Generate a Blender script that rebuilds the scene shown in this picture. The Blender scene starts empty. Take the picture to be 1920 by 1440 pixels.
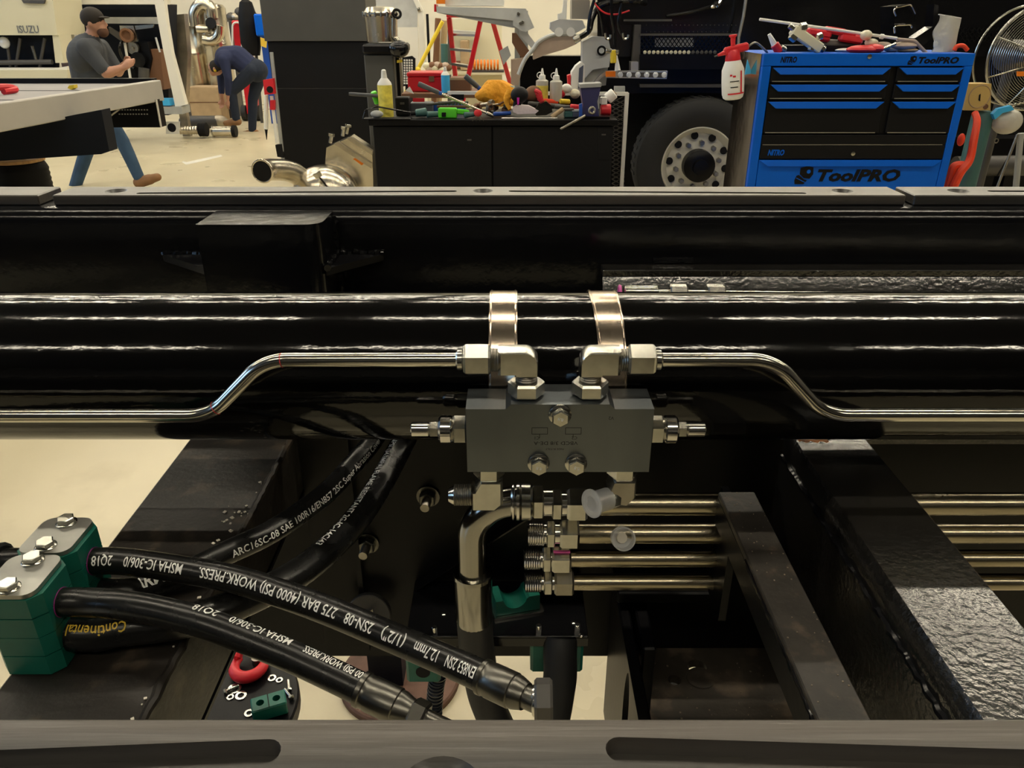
import bpy, bmesh, math, random
from mathutils import Vector as V, Matrix, Quaternion
from math import radians, sin, cos, pi, tan, sqrt

# ------------------------------------------------------------------ camera, world, exposure
scene = bpy.context.scene
COL = scene.collection
CAM_H, PITCH, FPX = 1.65, radians(25.5), 1440.0
cam_data = bpy.data.cameras.new('camera')
cam_data.sensor_width = 36.0
cam_data.lens = 36.0 * FPX / 1920.0
cam_data.clip_start = 0.02
cam = bpy.data.objects.new('camera', cam_data)
COL.objects.link(cam)
cam.location = (0, 0, CAM_H)
cam.rotation_euler = (pi / 2 - PITCH, 0, 0)
scene.camera = cam
world = bpy.data.worlds.new('world')
scene.world = world
world.use_nodes = True
world.node_tree.nodes['Background'].inputs[0].default_value = (0.75, 0.85, 1.0, 1)
world.node_tree.nodes['Background'].inputs[1].default_value = 0.25
scene.view_settings.view_transform = 'Standard'
scene.view_settings.look = 'None'
scene.view_settings.gamma = 1.0
scene.view_settings.use_curve_mapping = False
scene.view_settings.exposure = -0.15
LIGHT_STRENGTH = 62.0
DAY_STRENGTH = 5.0

# ------------------------------------------------------------------ measuring helpers
CAM = V((0, 0, CAM_H))
FWD = V((0, cos(PITCH), -sin(PITCH)))
UPV = V((0, sin(PITCH), cos(PITCH)))
XA, YA, ZA = V((1, 0, 0)), V((0, 1, 0)), V((0, 0, 1))
def ray(u, v): return V(((u - 960) / FPX, 0, 0)) + UPV * ((720 - v) / FPX) + FWD
def P(u, v, y):                      # point at floor distance y
    d = ray(u, v); return CAM + d * (y / d.y)
def PZ(u, v, z):                     # point on the level plane z
    d = ray(u, v); return CAM + d * ((z - CAM_H) / d.z)
def mpp(p): return (p - CAM).dot(FWD) / FPX

# ------------------------------------------------------------------ materials
MATS = {}
def mat(name, col, rough=0.5, metal=0.0, var=0.0, vscale=8.0, bump=0.0, bscale=60.0, coat=0.0, trans=0.0,
        emit=None, stretch=None, dirt=None, dscale=6.0, damt=0.5, rvar=0.0, ior=1.45, alpha=1.0, bdist=0.001, spec=0.5):
    if name in MATS: return MATS[name]
    m = bpy.data.materials.new(name); m.use_nodes = True
    nt = m.node_tree; b = nt.nodes['Principled BSDF']; L = nt.links
    b.inputs['Base Color'].default_value = (*col, 1)
    b.inputs['Roughness'].default_value = rough
    b.inputs['Metallic'].default_value = metal
    b.inputs['IOR'].default_value = ior
    b.inputs['Specular IOR Level'].default_value = spec
    if coat: b.inputs['Coat Weight'].default_value = coat; b.inputs['Coat Roughness'].default_value = 0.05
    if trans: b.inputs['Transmission Weight'].default_value = trans
    if alpha < 1: b.inputs['Alpha'].default_value = alpha
    if emit:
        b.inputs['Emission Color'].default_value = (*emit[0], 1); b.inputs['Emission Strength'].default_value = emit[1]
    tc = nt.nodes.new('ShaderNodeTexCoord'); mp = nt.nodes.new('ShaderNodeMapping')
    L.new(tc.outputs['Object'], mp.inputs['Vector'])
    if stretch: mp.inputs['Scale'].default_value = stretch
    def noise(sc, det=4.0):
        n = nt.nodes.new('ShaderNodeTexNoise'); n.inputs['Scale'].default_value = sc; n.inputs['Detail'].default_value = det
        L.new(mp.outputs['Vector'], n.inputs['Vector']); return n
    colsock = None
    if var:
        n = noise(vscale); r = nt.nodes.new('ShaderNodeValToRGB')
        r.color_ramp.elements[0].position = 0.3; r.color_ramp.elements[1].position = 0.7
        r.color_ramp.elements[0].color = (*[max(0, c * (1 - var)) for c in col], 1)
        r.color_ramp.elements[1].color = (*[min(1, c * (1 + var)) for c in col], 1)
        L.new(n.outputs['Fac'], r.inputs['Fac']); colsock = r.outputs['Color']
    if dirt:
        n = noise(dscale, 8.0); r = nt.nodes.new('ShaderNodeValToRGB')
        r.color_ramp.elements[0].position = 1 - damt - 0.08; r.color_ramp.elements[1].position = 1 - damt + 0.08
        L.new(n.outputs['Fac'], r.inputs['Fac'])
        mx = nt.nodes.new('ShaderNodeMixRGB'); mx.inputs[1].default_value = (*col, 1); mx.inputs[2].default_value = (*dirt, 1)
        if colsock: L.new(colsock, mx.inputs[1])
        L.new(r.outputs['Color'], mx.inputs[0]); colsock = mx.outputs['Color']
    if colsock: L.new(colsock, b.inputs['Base Color'])
    if rvar:
        n = noise(vscale * 1.7); mr = nt.nodes.new('ShaderNodeMapRange')
        mr.inputs['To Min'].default_value = max(0.02, rough - rvar); mr.inputs['To Max'].default_value = min(1, rough + rvar)
        L.new(n.outputs['Fac'], mr.inputs['Value']); L.new(mr.outputs['Result'], b.inputs['Roughness'])
    if bump:
        n = noise(bscale, 3.0); bp = nt.nodes.new('ShaderNodeBump')
        bp.inputs['Strength'].default_value = bump; bp.inputs['Distance'].default_value = bdist
        L.new(n.outputs['Fac'], bp.inputs['Height']); L.new(bp.outputs['Normal'], b.inputs['Normal'])
        if coat: L.new(bp.outputs['Normal'], b.inputs['Coat Normal'])
    MATS[name] = m
    return m

mat('cylinder_paint', (0.003, 0.0028, 0.0028), 0.09, 0, bump=0.30, bscale=120, rvar=0.05, vscale=9, bdist=0.0006, stretch=(0.5, 1, 1))
mat('black_gloss', (0.005, 0.005, 0.006), 0.16, 0, bump=0.3, bscale=70, rvar=0.06, bdist=0.001)
mat('black_wrinkle', (0.010, 0.009, 0.008), 0.20, 0, bump=0.45, bscale=190, rvar=0.08, vscale=15, bdist=0.0013, ior=2.3)
mat('black_satin', (0.004, 0.004, 0.005), 0.34, 0, bump=0.15, bscale=90, var=0.3, spec=0.22)
mat('plate_grime', (0.055, 0.046, 0.036), 0.5, 0, bump=0.4, bscale=160, var=0.4, vscale=18, dirt=(0.16, 0.12, 0.085), dscale=26, damt=0.38)
mat('ledge_dust', (0.030, 0.026, 0.022), 0.42, 0, bump=0.3, bscale=220, var=0.35, vscale=40, dirt=(0.085, 0.065, 0.048), dscale=60, damt=0.36)
mat('black_dusty', (0.019, 0.016, 0.0135), 0.42, 0, bump=0.4, bscale=160, var=0.4, vscale=20, dirt=(0.07, 0.054, 0.038), dscale=40, damt=0.36)
mat('black_matt', (0.007, 0.007, 0.008), 0.6, 0, var=0.2, spec=0.2)
mat('cabinet_black', (0.007, 0.007, 0.008), 0.5, 0, bump=0.05, bscale=30, spec=0.2)
mat('cabinet_grey', (0.06, 0.06, 0.055), 0.55, 0, var=0.1, vscale=3)
mat('packer_plastic', (0.040, 0.037, 0.034), 0.32, 0, bump=0.25, bscale=40, stretch=(0.25, 6, 6), var=0.35, vscale=8, rvar=0.1, dirt=(0.085, 0.072, 0.060), dscale=5, damt=0.46, ior=1.7)
mat('hose_rubber', (0.008, 0.008, 0.008), 0.27, 0, bump=0.06, bscale=200, rvar=0.08, vscale=30)
mat('hose_matt', (0.018, 0.018, 0.019), 0.6, 0, bump=0.2, bscale=200)
mat('navy_wrap', (0.012, 0.016, 0.028), 0.4)
mat('print_white', (0.85, 0.85, 0.82), 0.5)
mat('print_yellow', (0.75, 0.5, 0.05), 0.5)
mat('zinc', (0.50, 0.49, 0.44), 0.22, 1.0, var=0.10, vscale=90, rvar=0.07)
mat('zinc_dull', (0.32, 0.30, 0.26), 0.36, 1.0, var=0.15, vscale=50, rvar=0.1)
mat('ferrule_dark', (0.14, 0.135, 0.12), 0.30, 1.0, var=0.2, vscale=60)
mat('wall_grey', (0.16, 0.15, 0.14), 0.8)
mat('chest_side', (0.60, 0.50, 0.42), 0.10, 1.0, bump=0.12, bscale=3, bdist=0.02)
mat('turned_steel', (0.70, 0.68, 0.64), 0.18, 1.0, rvar=0.05)
mat('block_grey', (0.145, 0.16, 0.172), 0.36, 1.0, var=0.08, vscale=30, bump=0.1, bscale=120, stretch=(1, 1, 0.2), bdist=0.0001)
mat('tube_steel', (0.60, 0.57, 0.50), 0.17, 1.0, rvar=0.05, vscale=6, stretch=(0.2, 6, 6))
mat('tube_aged', (0.36, 0.32, 0.235), 0.24, 1.0, var=0.25, vscale=12, rvar=0.1, stretch=(0.5, 3, 3))
mat('pipe_dark', (0.33, 0.32, 0.285), 0.16, 1.0, rvar=0.05, vscale=6)
mat('zinc_plate', (0.40, 0.40, 0.37), 0.42, 1.0, var=0.15, vscale=40, rvar=0.08)
mat('tray_edge', (0.42, 0.40, 0.36), 0.5, 0, var=0.06, vscale=3)
mat('grit_brown', (0.22, 0.18, 0.13), 0.7)
mat('strap_steel', (0.66, 0.55, 0.44), 0.20, 1.0, stretch=(30, 1, 1), rvar=0.06, vscale=20)
mat('stainless', (0.62, 0.57, 0.47), 0.24, 1.0, var=0.15, vscale=5, rvar=0.1)
mat('stainless_dull', (0.47, 0.42, 0.33), 0.42, 1.0, var=0.2, vscale=6)
mat('chrome', (0.62, 0.58, 0.54), 0.06, 1.0, bump=0.15, bscale=5, bdist=0.01)
mat('green_plastic', (0.004, 0.115, 0.082), 0.42, 0, var=0.12, vscale=30)
mat('red_ink', (0.6, 0.02, 0.03), 0.6)
mat('pink_ink', (0.75, 0.12, 0.4), 0.6)
mat('rust', (0.42, 0.17, 0.06), 0.85, 0, var=0.5, vscale=90, bump=0.5, bscale=200, dirt=(0.03, 0.02, 0.015), dscale=60, damt=0.4)
mat('rust_brown', (0.12, 0.06, 0.04), 0.6, 0.2, var=0.3, vscale=20)
mat('clear_plastic', (0.86, 0.88, 0.90), 0.3, 0, alpha=0.45)
mat('debris', (0.75, 0.70, 0.6), 0.7)
mat('floor_paint', (0.60, 0.53, 0.36), 0.30, 0, var=0.08, vscale=1.3, dirt=(0.55, 0.48, 0.32), dscale=3.5, damt=0.38, bump=0.05, bscale=20, rvar=0.08)
mat('wall_cream', (0.72, 0.68, 0.57), 0.7, 0, var=0.04, vscale=1)
mat('ceiling_grey', (0.035, 0.035, 0.036), 0.8)
mat('dark_steel', (0.09, 0.085, 0.08), 0.5, 0.4)  # one even dark steel colour
mat('lamp', (1, 1, 1), 0.5, emit=((1.0, 0.90, 0.70), LIGHT_STRENGTH))
mat('daylight', (0.6, 0.75, 1), 0.5, emit=((0.35, 0.62, 1.0), DAY_STRENGTH))
mat('lamp_housing', (0.6, 0.6, 0.58), 0.5)
mat('cream_paint', (0.68, 0.64, 0.47), 0.3, 0, coat=0.3)
mat('white_paint', (0.75, 0.73, 0.66), 0.4)
mat('white_plastic', (0.8, 0.79, 0.74), 0.4)
mat('grey_paint', (0.33, 0.34, 0.33), 0.4, 0, var=0.08)
mat('grey_light', (0.48, 0.49, 0.48), 0.4, 0, var=0.08)
mat('grey_deck', (0.25, 0.24, 0.24), 0.5, 0, var=0.1, vscale=3)
mat('alu', (0.62, 0.60, 0.56), 0.35, 1.0)
mat('mauve', (0.13, 0.10, 0.13), 0.6)
mat('navy_dark', (0.006, 0.008, 0.014), 0.45, spec=0.2)
mat('blue_paint', (0.0, 0.105, 0.60), 0.40, 0, spec=0.25)
mat('drawer_black', (0.006, 0.006, 0.007), 0.45, spec=0.2)
mat('red_paint', (0.55, 0.01, 0.02), 0.38)
mat('red_plastic', (0.62, 0.02, 0.03), 0.4)
mat('orange', (0.85, 0.22, 0.01), 0.5)
mat('orange_red', (0.85, 0.06, 0.015), 0.5)
mat('amber', (0.85, 0.20, 0.01), 0.3)
mat('yellow', (0.75, 0.55, 0.03), 0.45)
mat('yellow_can', (0.72, 0.62, 0.10), 0.4, 0, var=0.3, vscale=25)
mat('yellow_cloth', (0.75, 0.33, 0.02), 0.85, 0, bump=0.9, bscale=16, bdist=0.03)
mat('bright_green', (0.10, 0.62, 0.03), 0.4)
mat('blue_plastic', (0.015, 0.07, 0.35), 0.4)
mat('blue_bright', (0.05, 0.4, 0.75), 0.35)
mat('blue_grey', (0.07, 0.08, 0.12), 0.5)
mat('purple_blue', (0.03, 0.03, 0.10), 0.35)
mat('magenta', (0.55, 0.02, 0.35), 0.5)
mat('ring_ink', (0.22, 0.015, 0.16), 0.6)
mat('grey_handle', (0.07, 0.075, 0.085), 0.5)
mat('cardboard', (0.42, 0.30, 0.17), 0.8, 0, var=0.1)
mat('card_yellow', (0.52, 0.36, 0.12), 0.7)
mat('ply_wood', (0.55, 0.33, 0.14), 0.7, 0, var=0.2, vscale=6, stretch=(1, 8, 1))
mat('brown', (0.17, 0.08, 0.04), 0.7)
mat('beige_guard', (0.42, 0.32, 0.25), 0.4, 0, var=0.1)
mat('bag_clear', (0.62, 0.60, 0.52), 0.25, 0, alpha=0.75, bump=0.5, bscale=25, bdist=0.01)
mat('bag_pink', (0.68, 0.58, 0.62), 0.35, 0, bump=0.5, bscale=60, bdist=0.01)
mat('teal_dark', (0.05, 0.13, 0.12), 0.45)
mat('tyre', (0.014, 0.014, 0.014), 0.7, 0, bump=0.2, bscale=60)
mat('rim_white', (0.62, 0.60, 0.50), 0.4)
mat('skin', (0.45, 0.23, 0.15), 0.55, 0, var=0.06)
mat('hair_dark', (0.02, 0.015, 0.012), 0.8)
mat('beard', (0.10, 0.045, 0.025), 0.85)
mat('shirt_grey', (0.055, 0.06, 0.068), 0.9, 0, bump=0.4, bscale=12, bdist=0.01)
mat('jeans', (0.035, 0.075, 0.14), 0.9, 0, var=0.25, vscale=5, bump=0.4, bscale=12, bdist=0.01)
mat('shirt_navy', (0.018, 0.025, 0.07), 0.9, 0, bump=0.4, bscale=12, bdist=0.01)
mat('trousers_navy', (0.012, 0.018, 0.035), 0.9, 0, bump=0.4, bscale=12, bdist=0.01)
mat('boot_brown', (0.24, 0.12, 0.05), 0.7, 0, var=0.2)
mat('lens_clear', (0.7, 0.72, 0.75), 0.15, 0.2)

# ------------------------------------------------------------------ mesh helpers
WL = {}
def frame(ax, ref=None):
    ax = ax.normalized()
    r = ref if ref is not None else (ZA if abs(ax.z) < 0.9 else XA)
    x = (r - ax * r.dot(ax)).normalized()
    return x, ax.cross(x), ax
class MB:
    def __init__(s): s.v = []; s.f = []; s.mi = []; s.cur = 0
    def add(s, vs, fs):
        o = len(s.v); s.v += [V(p) for p in vs]
        for f in fs: s.f.append([i + o for i in f]); s.mi.append(s.cur)
        return s
    def box(s, c, d, R=None, bev=0.0):
        hx, hy, hz = d[0] / 2, d[1] / 2, d[2] / 2
        c = V(c); b = min(bev, hx * .9, hy * .9, hz * .9)
        vs = []; fs = []
        if b <= 0:
            for x in (-hx, hx):
                for y in (-hy, hy):
                    for z in (-hz, hz): vs.append(V((x, y, z)))
            fs = [(0, 1, 3, 2), (4, 6, 7, 5), (0, 4, 5, 1), (2, 3, 7, 6), (0, 2, 6, 4), (1, 5, 7, 3)]
        else:
            idx = {}
            for sx in (-1, 1):
                for sy in (-1, 1):
                    for sz in (-1, 1):
                        for k in range(3):
                            p = [sx * (hx - b), sy * (hy - b), sz * (hz - b)]
                            p[k] = (sx * hx, sy * hy, sz * hz)[k]
                            idx[(sx, sy, sz, k)] = len(vs); vs.append(V(p))
                        fs.append([idx[(sx, sy, sz, k)] for k in range(3)])
            q = [(-1, -1), (-1, 1), (1, 1), (1, -1)]
            for sg in (-1, 1):
                fs.append([idx[(sg, a, e, 0)] for a, e in q]); fs.append([idx[(a, sg, e, 1)] for a, e in q]); fs.append([idx[(a, e, sg, 2)] for a, e in q])
            for a in (-1, 1):
                for e in (-1, 1):
                    fs.append([idx[(a, e, -1, 0)], idx[(a, e, 1, 0)], idx[(a, e, 1, 1)], idx[(a, e, -1, 1)]])
                    fs.append([idx[(a, -1, e, 0)], idx[(a, 1, e, 0)], idx[(a, 1, e, 2)], idx[(a, -1, e, 2)]])
                    fs.append([idx[(-1, a, e, 1)], idx[(1, a, e, 1)], idx[(1, a, e, 2)], idx[(-1, a, e, 2)]])
        if R is not None: vs = [R @ p for p in vs]
        return s.add([p + c for p in vs], fs)
    def bx(s, x0, x1, y0, y1, z0, z1, bev=0.0):
        return s.box(((x0 + x1) / 2, (y0 + y1) / 2, (z0 + z1) / 2), (abs(x1 - x0), abs(y1 - y0), abs(z1 - z0)), None, bev)
    def lathe(s, p, ax, prof, n=24, ref=None, cap=True, ph=0.0):
        x, y, a = frame(V(ax), ref); p = V(p); vs = []; fs = []
        for t, r in prof:
            for i in range(n):
                th = 2 * pi * i / n + ph; vs.append(p + a * t + (x * cos(th) + y * sin(th)) * r)
        for k in range(len(prof) - 1):
            for i in range(n):
                j = (i + 1) % n; fs.append((k * n + i, k * n + j, (k + 1) * n + j, (k + 1) * n + i))
        if cap:
            fs.append(list(range(n))[::-1]); fs.append([(len(prof) - 1) * n + i for i in range(n)])
        return s.add(vs, fs)
    def cyl(s, p0, p1, r, r1=None, n=20, cap=True):
        p0, p1 = V(p0), V(p1); d = p1 - p0
        return s.lathe(p0, d, [(0, r), (d.length, r if r1 is None else r1)], n, None, cap)
    def rod(s, p0, p1, r, c=None, n=20):     # cylinder with softened ends
        p0, p1 = V(p0), V(p1); l = (p1 - p0).length; c = r * 0.15 if c is None else c
        return s.lathe(p0, p1 - p0, [(0, r - c), (c, r), (l - c, r), (l, r - c)], n)
    def hex(s, p0, p1, r, ref=None, ph=0.0):
        p0, p1 = V(p0), V(p1); l = (p1 - p0).length; c = min(l * .14, r * .14)
        return s.lathe(p0, p1 - p0, [(0, r * .88), (c, r), (l - c, r), (l, r * .88)], 6, ref, True, ph)
    def thread(s, p0, p1, r, pitch=0.0016, n=20):
        p0, p1 = V(p0), V(p1); l = (p1 - p0).length; k = max(2, int(l / pitch)); pr = []
        for i in range(k): pr += [(l * i / k, r * .93), (l * (i + .5) / k, r)]
        pr.append((l, r * .93))
        return s.lathe(p0, p1 - p0, pr, n)
    def tube(s, pts, r, n=14, cap=True, closed=False):
        pts = [V(p) for p in pts]; m = len(pts); vs = []; fs = []
        T = []
        for i in range(m):
            a = pts[(i - 1) % m] if (closed or i > 0) else pts[i]; b = pts[(i + 1) % m] if (closed or i < m - 1) else pts[i]
            T.append((b - a).normalized())
        x = frame(T[0])[0]
        for i in range(m):
            x = (x - T[i] * x.dot(T[i])).normalized(); y = T[i].cross(x)
            rr = r[i] if isinstance(r, (list, tuple)) else r
            for k in range(n):
                th = 2 * pi * k / n; vs.append(pts[i] + (x * cos(th) + y * sin(th)) * rr)
        for i in range(m if closed else m - 1):
            for k in range(n):
                j = (k + 1) % n; i2 = (i + 1) % m; fs.append((i * n + k, i * n + j, i2 * n + j, i2 * n + k))
        if cap and not closed: fs.append(list(range(n))[::-1]); fs.append([(m - 1) * n + k for k in range(n)])
        return s.add(vs, fs)
    def prism(s, pts, vec):
        pts = [V(p) for p in pts]; vec = V(vec); n = len(pts)
        return s.add(pts + [p + vec for p in pts], [list(range(n))[::-1], list(range(n, 2 * n))] + [(i, (i + 1) % n, n + (i + 1) % n, n + i) for i in range(n)])
    def slab(s, px, y, th):                   # upright plate of real thickness, outline measured at distance y
        return s.prism([P(u, v, y) for u, v in px], (0, th, 0))
    def ball(s, c, r, n=16, m=10, R=None):
        r = V(r) if not isinstance(r, (int, float)) else V((r, r, r)); c = V(c); vs = []; fs = []
        for j in range(1, m):
            ph = pi * j / m
            for i in range(n):
                th = 2 * pi * i / n; p = V((r.x * sin(ph) * cos(th), r.y * sin(ph) * sin(th), r.z * cos(ph)))
                vs.append(c + (R @ p if R is not None else p))
        t = V((0, 0, r.z)); t = R @ t if R is not None else t
        vs += [c + t, c - t]; a, b = len(vs) - 2, len(vs) - 1
        for j in range(m - 2):
            for i in range(n):
                k = (i + 1) % n; fs.append((j * n + i, (j + 1) * n + i, (j + 1) * n + k, j * n + k))
        for i in range(n):
            k = (i + 1) % n; fs.append((a, i, k)); fs.append((b, (m - 2) * n + k, (m - 2) * n + i))
        return s.add(vs, fs)
    def torus(s, c, ax, R, r, n=24, m=8):
        x, y, a = frame(V(ax)); c = V(c)
        return s.tube([c + (x * cos(2 * pi * i / n) + y * sin(2 * pi * i / n)) * R for i in range(n)], r, m, False, True)
    def bar(s, p0, p1, w, h, up=ZA, bev=0.0):  # rectangular bar between two points
        p0, p1 = V(p0), V(p1); d = p1 - p0; a = d.normalized(); y = V(up).cross(a).normalized(); z = a.cross(y)
        R = Matrix((a, y, z)).transposed()
        return s.box((p0 + p1) / 2, (d.length, w, h), R, bev)
    def build(s, name, m, parent=None, smooth=35, fix=True):
        if parent is not None: org = WL[parent.name].copy()
        else:
            lo = [min(p[k] for p in s.v) for k in range(3)]; hi = [max(p[k] for p in s.v) for k in range(3)]
            org = V(((lo[0] + hi[0]) / 2, (lo[1] + hi[1]) / 2, lo[2]))
        me = bpy.data.meshes.new(name)
        me.from_pydata([p - org for p in s.v], [], s.f)
        ms = m if isinstance(m, (list, tuple)) else [m]
        for k in ms: me.materials.append(MATS[k])
        if len(ms) > 1: me.polygons.foreach_set('material_index', s.mi)
        if fix:
            bm = bmesh.new(); bm.from_mesh(me); bmesh.ops.recalc_face_normals(bm, faces=bm.faces); bm.to_mesh(me); bm.free()
        if smooth:
            me.polygons.foreach_set('use_smooth', [True] * len(me.polygons)); me.set_sharp_from_angle(angle=radians(smooth))
        me.update()
        o = bpy.data.objects.new(name, me); COL.objects.link(o)
        if parent is not None: o.parent = parent
        else: o.location = org
        WL[o.name] = org
        return o
def B(): return MB()
def tag(o, label, cat, group=None):
    o['label'] = label; o['category'] = cat
    if group: o['group'] = group
    return o
def T(name, label, cat, loc, group=None):
    o = bpy.data.objects.new(name, None); o.empty_display_size = 0.05; COL.objects.link(o); o.location = loc
    WL[o.name] = V(loc); return tag(o, label, cat, group)
def struct(o): o['kind'] = 'structure'; return o
def spline(pts, k=8):
    pts = [V(p) for p in pts]; out = []
    q = [pts[0] * 2 - pts[1]] + pts + [pts[-1] * 2 - pts[-2]]
    for i in range(1, len(q) - 2):
        a, b, c, d = q[i - 1], q[i], q[i + 1], q[i + 2]
        for j in range(k):
            t = j / k
            out.append(0.5 * ((2 * b) + (c - a) * t + (2 * a - 5 * b + 4 * c - d) * t * t + (3 * b - a - 3 * c + d) * t ** 3))
    out.append(pts[-1]); return out
def fillet(pts, r, k=10, lim=.49):
    pts = [V(p) for p in pts]; out = [pts[0]]
    for i in range(1, len(pts) - 1):
        a, b, c = pts[i - 1], pts[i], pts[i + 1]; d0 = (a - b).normalized(); d1 = (c - b).normalized()
        ang = d0.angle(d1); t = min(r / tan(ang / 2), (a - b).length * lim, (c - b).length * lim)
        p0, p1 = b + d0 * t, b + d1 * t
        rr = t * tan(ang / 2); cen = b + (d0 + d1).normalized() * (rr / sin(ang / 2))
        v0, v1 = p0 - cen, p1 - cen; tot = v0.angle(v1); ax = v0.cross(v1).normalized()
        for j in range(k + 1): out.append(cen + Quaternion(ax, tot * j / k) @ v0)
    out.append(pts[-1]); return out
def cut(o, cutters):                         # real holes through a part
    for c in cutters:
        md = o.modifiers.new('cut', 'BOOLEAN'); md.object = c; md.operation = 'DIFFERENCE'; md.solver = 'EXACT'
    dg = bpy.context.evaluated_depsgraph_get(); dg.update()
    me = bpy.data.meshes.new_from_object(o.evaluated_get(dg)); old = o.data
    o.modifiers.clear(); o.data = me; me.name = old.name
    me.polygons.foreach_set('use_smooth', [True] * len(me.polygons)); me.set_sharp_from_angle(angle=radians(30))
    for c in cutters: bpy.data.objects.remove(c)
    return o
def text_geo(body, size, bold=0.0, shear=0.0, spacing=1.0, slices=False):
    cu = bpy.data.curves.new('lettering', 'FONT'); cu.body = body; cu.size = size; cu.offset = bold; cu.shear = shear
    cu.space_character = spacing; cu.resolution_u = 2; cu.dimensions = '2D'; cu.fill_mode = 'BOTH'
    ob = bpy.data.objects.new('lettering', cu); COL.objects.link(ob)
    dg = bpy.context.evaluated_depsgraph_get(); dg.update()
    me = bpy.data.meshes.new_from_object(ob.evaluated_get(dg))
    if slices:
        bm = bmesh.new(); bm.from_mesh(me)
        xs = [p.co.x for p in bm.verts]; cuts = [(V((0, -.3 + .11 * i, 0)), YA) for i in range(13)] + [(V((min(xs) + .22 * i, 0, 0)), XA) for i in range(1, int((max(xs) - min(xs)) / .22) + 1)]
        for co, no in cuts: bmesh.ops.bisect_plane(bm, geom=bm.verts[:] + bm.edges[:] + bm.faces[:], plane_co=co, plane_no=no)
        bm.to_mesh(me); bm.free()
    vs = [(p.co.x, p.co.y) for p in me.vertices]; fs = [list(f.vertices) for f in me.polygons]
    bpy.data.objects.remove(ob); bpy.data.curves.remove(cu); bpy.data.meshes.remove(me)
    return vs, fs
def flat_text(name, body, cen, xd, yd, height, m, parent, width=None, bold=0.0, shear=0.0, lift=0.0006):
    vs, fs = text_geo(body, 1.0, bold, shear)
    x0, x1 = min(p[0] for p in vs), max(p[0] for p in vs); y0, y1 = min(p[1] for p in vs), max(p[1] for p in vs)
    sy = height / (y1 - y0); sx = sy if width is None else width / (x1 - x0)
    xd, yd = V(xd).normalized(), V(yd).normalized(); n = xd.cross(yd); b = B()
    b.add([V(cen) + xd * (p[0] - (x0 + x1) / 2) * sx + yd * (p[1] - (y0 + y1) / 2) * sy + n * lift for p in vs], fs)
    return b.build(name, m, parent, 0, False)
def hose_text(name, body, path, r, s0, size, face, m, parent, rev=True, bold=0.0, width=None, squash=1.0):
    # lettering wrapped on a hose: starts at arc length s0, reads along the path (or against it when rev)
    vs, fs = text_geo(body, 1.0, bold, slices=True)
    x0, x1 = min(p[0] for p in vs), max(p[0] for p in vs); y0, y1 = min(p[1] for p in vs), max(p[1] for p in vs)
    sy = size / 0.72; sx = sy if width is None else width / (x1 - x0)
    cum = [0.0]
    for i in range(1, len(path)): cum.append(cum[-1] + (path[i] - path[i - 1]).length)
    def at(s):
        s = max(0, min(cum[-1] - 1e-6, s))
        lo, hi = 0, len(cum) - 1
        while hi - lo > 1:
            md = (lo + hi) // 2
            if cum[md] <= s: lo = md
            else: hi = md
        t = (s - cum[lo]) / (cum[hi] - cum[lo]); a = path[max(lo - 1, 0)]; d = path[min(hi + 1, len(path) - 1)]
        return path[lo].lerp(path[hi], t), (d - a).normalized()
    out = []
    for x, y in vs:
        d = (x - x0) * sx; s = s0 - d if rev else s0 + d
        c, tg = at(s); xd = -tg if rev else tg
        n = face(c) if callable(face) else V(face)
        n = (n - tg * n.dot(tg)).normalized(); yd = n.cross(xd); a = (y - 0.36) * sy * squash / r
        out.append(c + (n * cos(a) + yd * sin(a)) * (r + 0.00025))
    b = B(); b.add(out, fs)
    return b.build(name, m, parent, 0, False)
def hexbolt(parent, c, ax, r, h, fl=None, name='bolt', m='zinc', ref=None):
    b = B(); c = V(c); ax = V(ax).normalized(); t = 0
    if fl: b.lathe(c, ax, [(0, fl), (h * .15, fl), (h * .3, r * .98)], 24); t = h * .25
    b.hex(c + ax * t, c + ax * h, r, ref)
    return b.build(name, m, parent)
# ------------------------------------------------------------------ workshop shell
X0, X1, Y0, Y1, ZC = -12.0, 13.0, -14.0, 19.0, 6.4
struct(B().bx(X0, X1, Y0, Y1, -0.2, 0).build('floor', 'floor_paint'))
struct(B().bx(X0, X1, Y0, Y1, ZC, ZC + .2).build('ceiling', 'ceiling_grey'))
struct(B().bx(X0, X1, Y1, Y1 + .2, 0, ZC).build('wall_back', 'wall_cream'))
struct(B().bx(X0, X1, Y0 - .2, Y0, 0, ZC).build('wall_front', 'wall_grey'))
struct(B().bx(X0 - .2, X0, Y0, Y1, 0, ZC).build('wall_left', 'wall_grey'))
struct(B().bx(X1, X1 + .2, Y0, Y1, 0, ZC).build('wall_right', 'wall_grey'))
for i, y in enumerate((-8.0, 0.5, 9.0)):
    w = struct(B().bx(X0, X0 + .03, y, y + 4.6, 3.0, 5.4).build('window_%d' % (i + 1), 'daylight'))
    f = B()
    for k in range(5): f.bx(X0, X0 + .07, y + 4.6 * k / 4 - .03, y + 4.6 * k / 4 + .03, 2.97, 5.43)
    for z in (3.0, 5.4): f.bx(X0, X0 + .07, y, y + 4.6, z - .03, z + .03)
    f.build('window_frame', 'white_paint', w)
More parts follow.
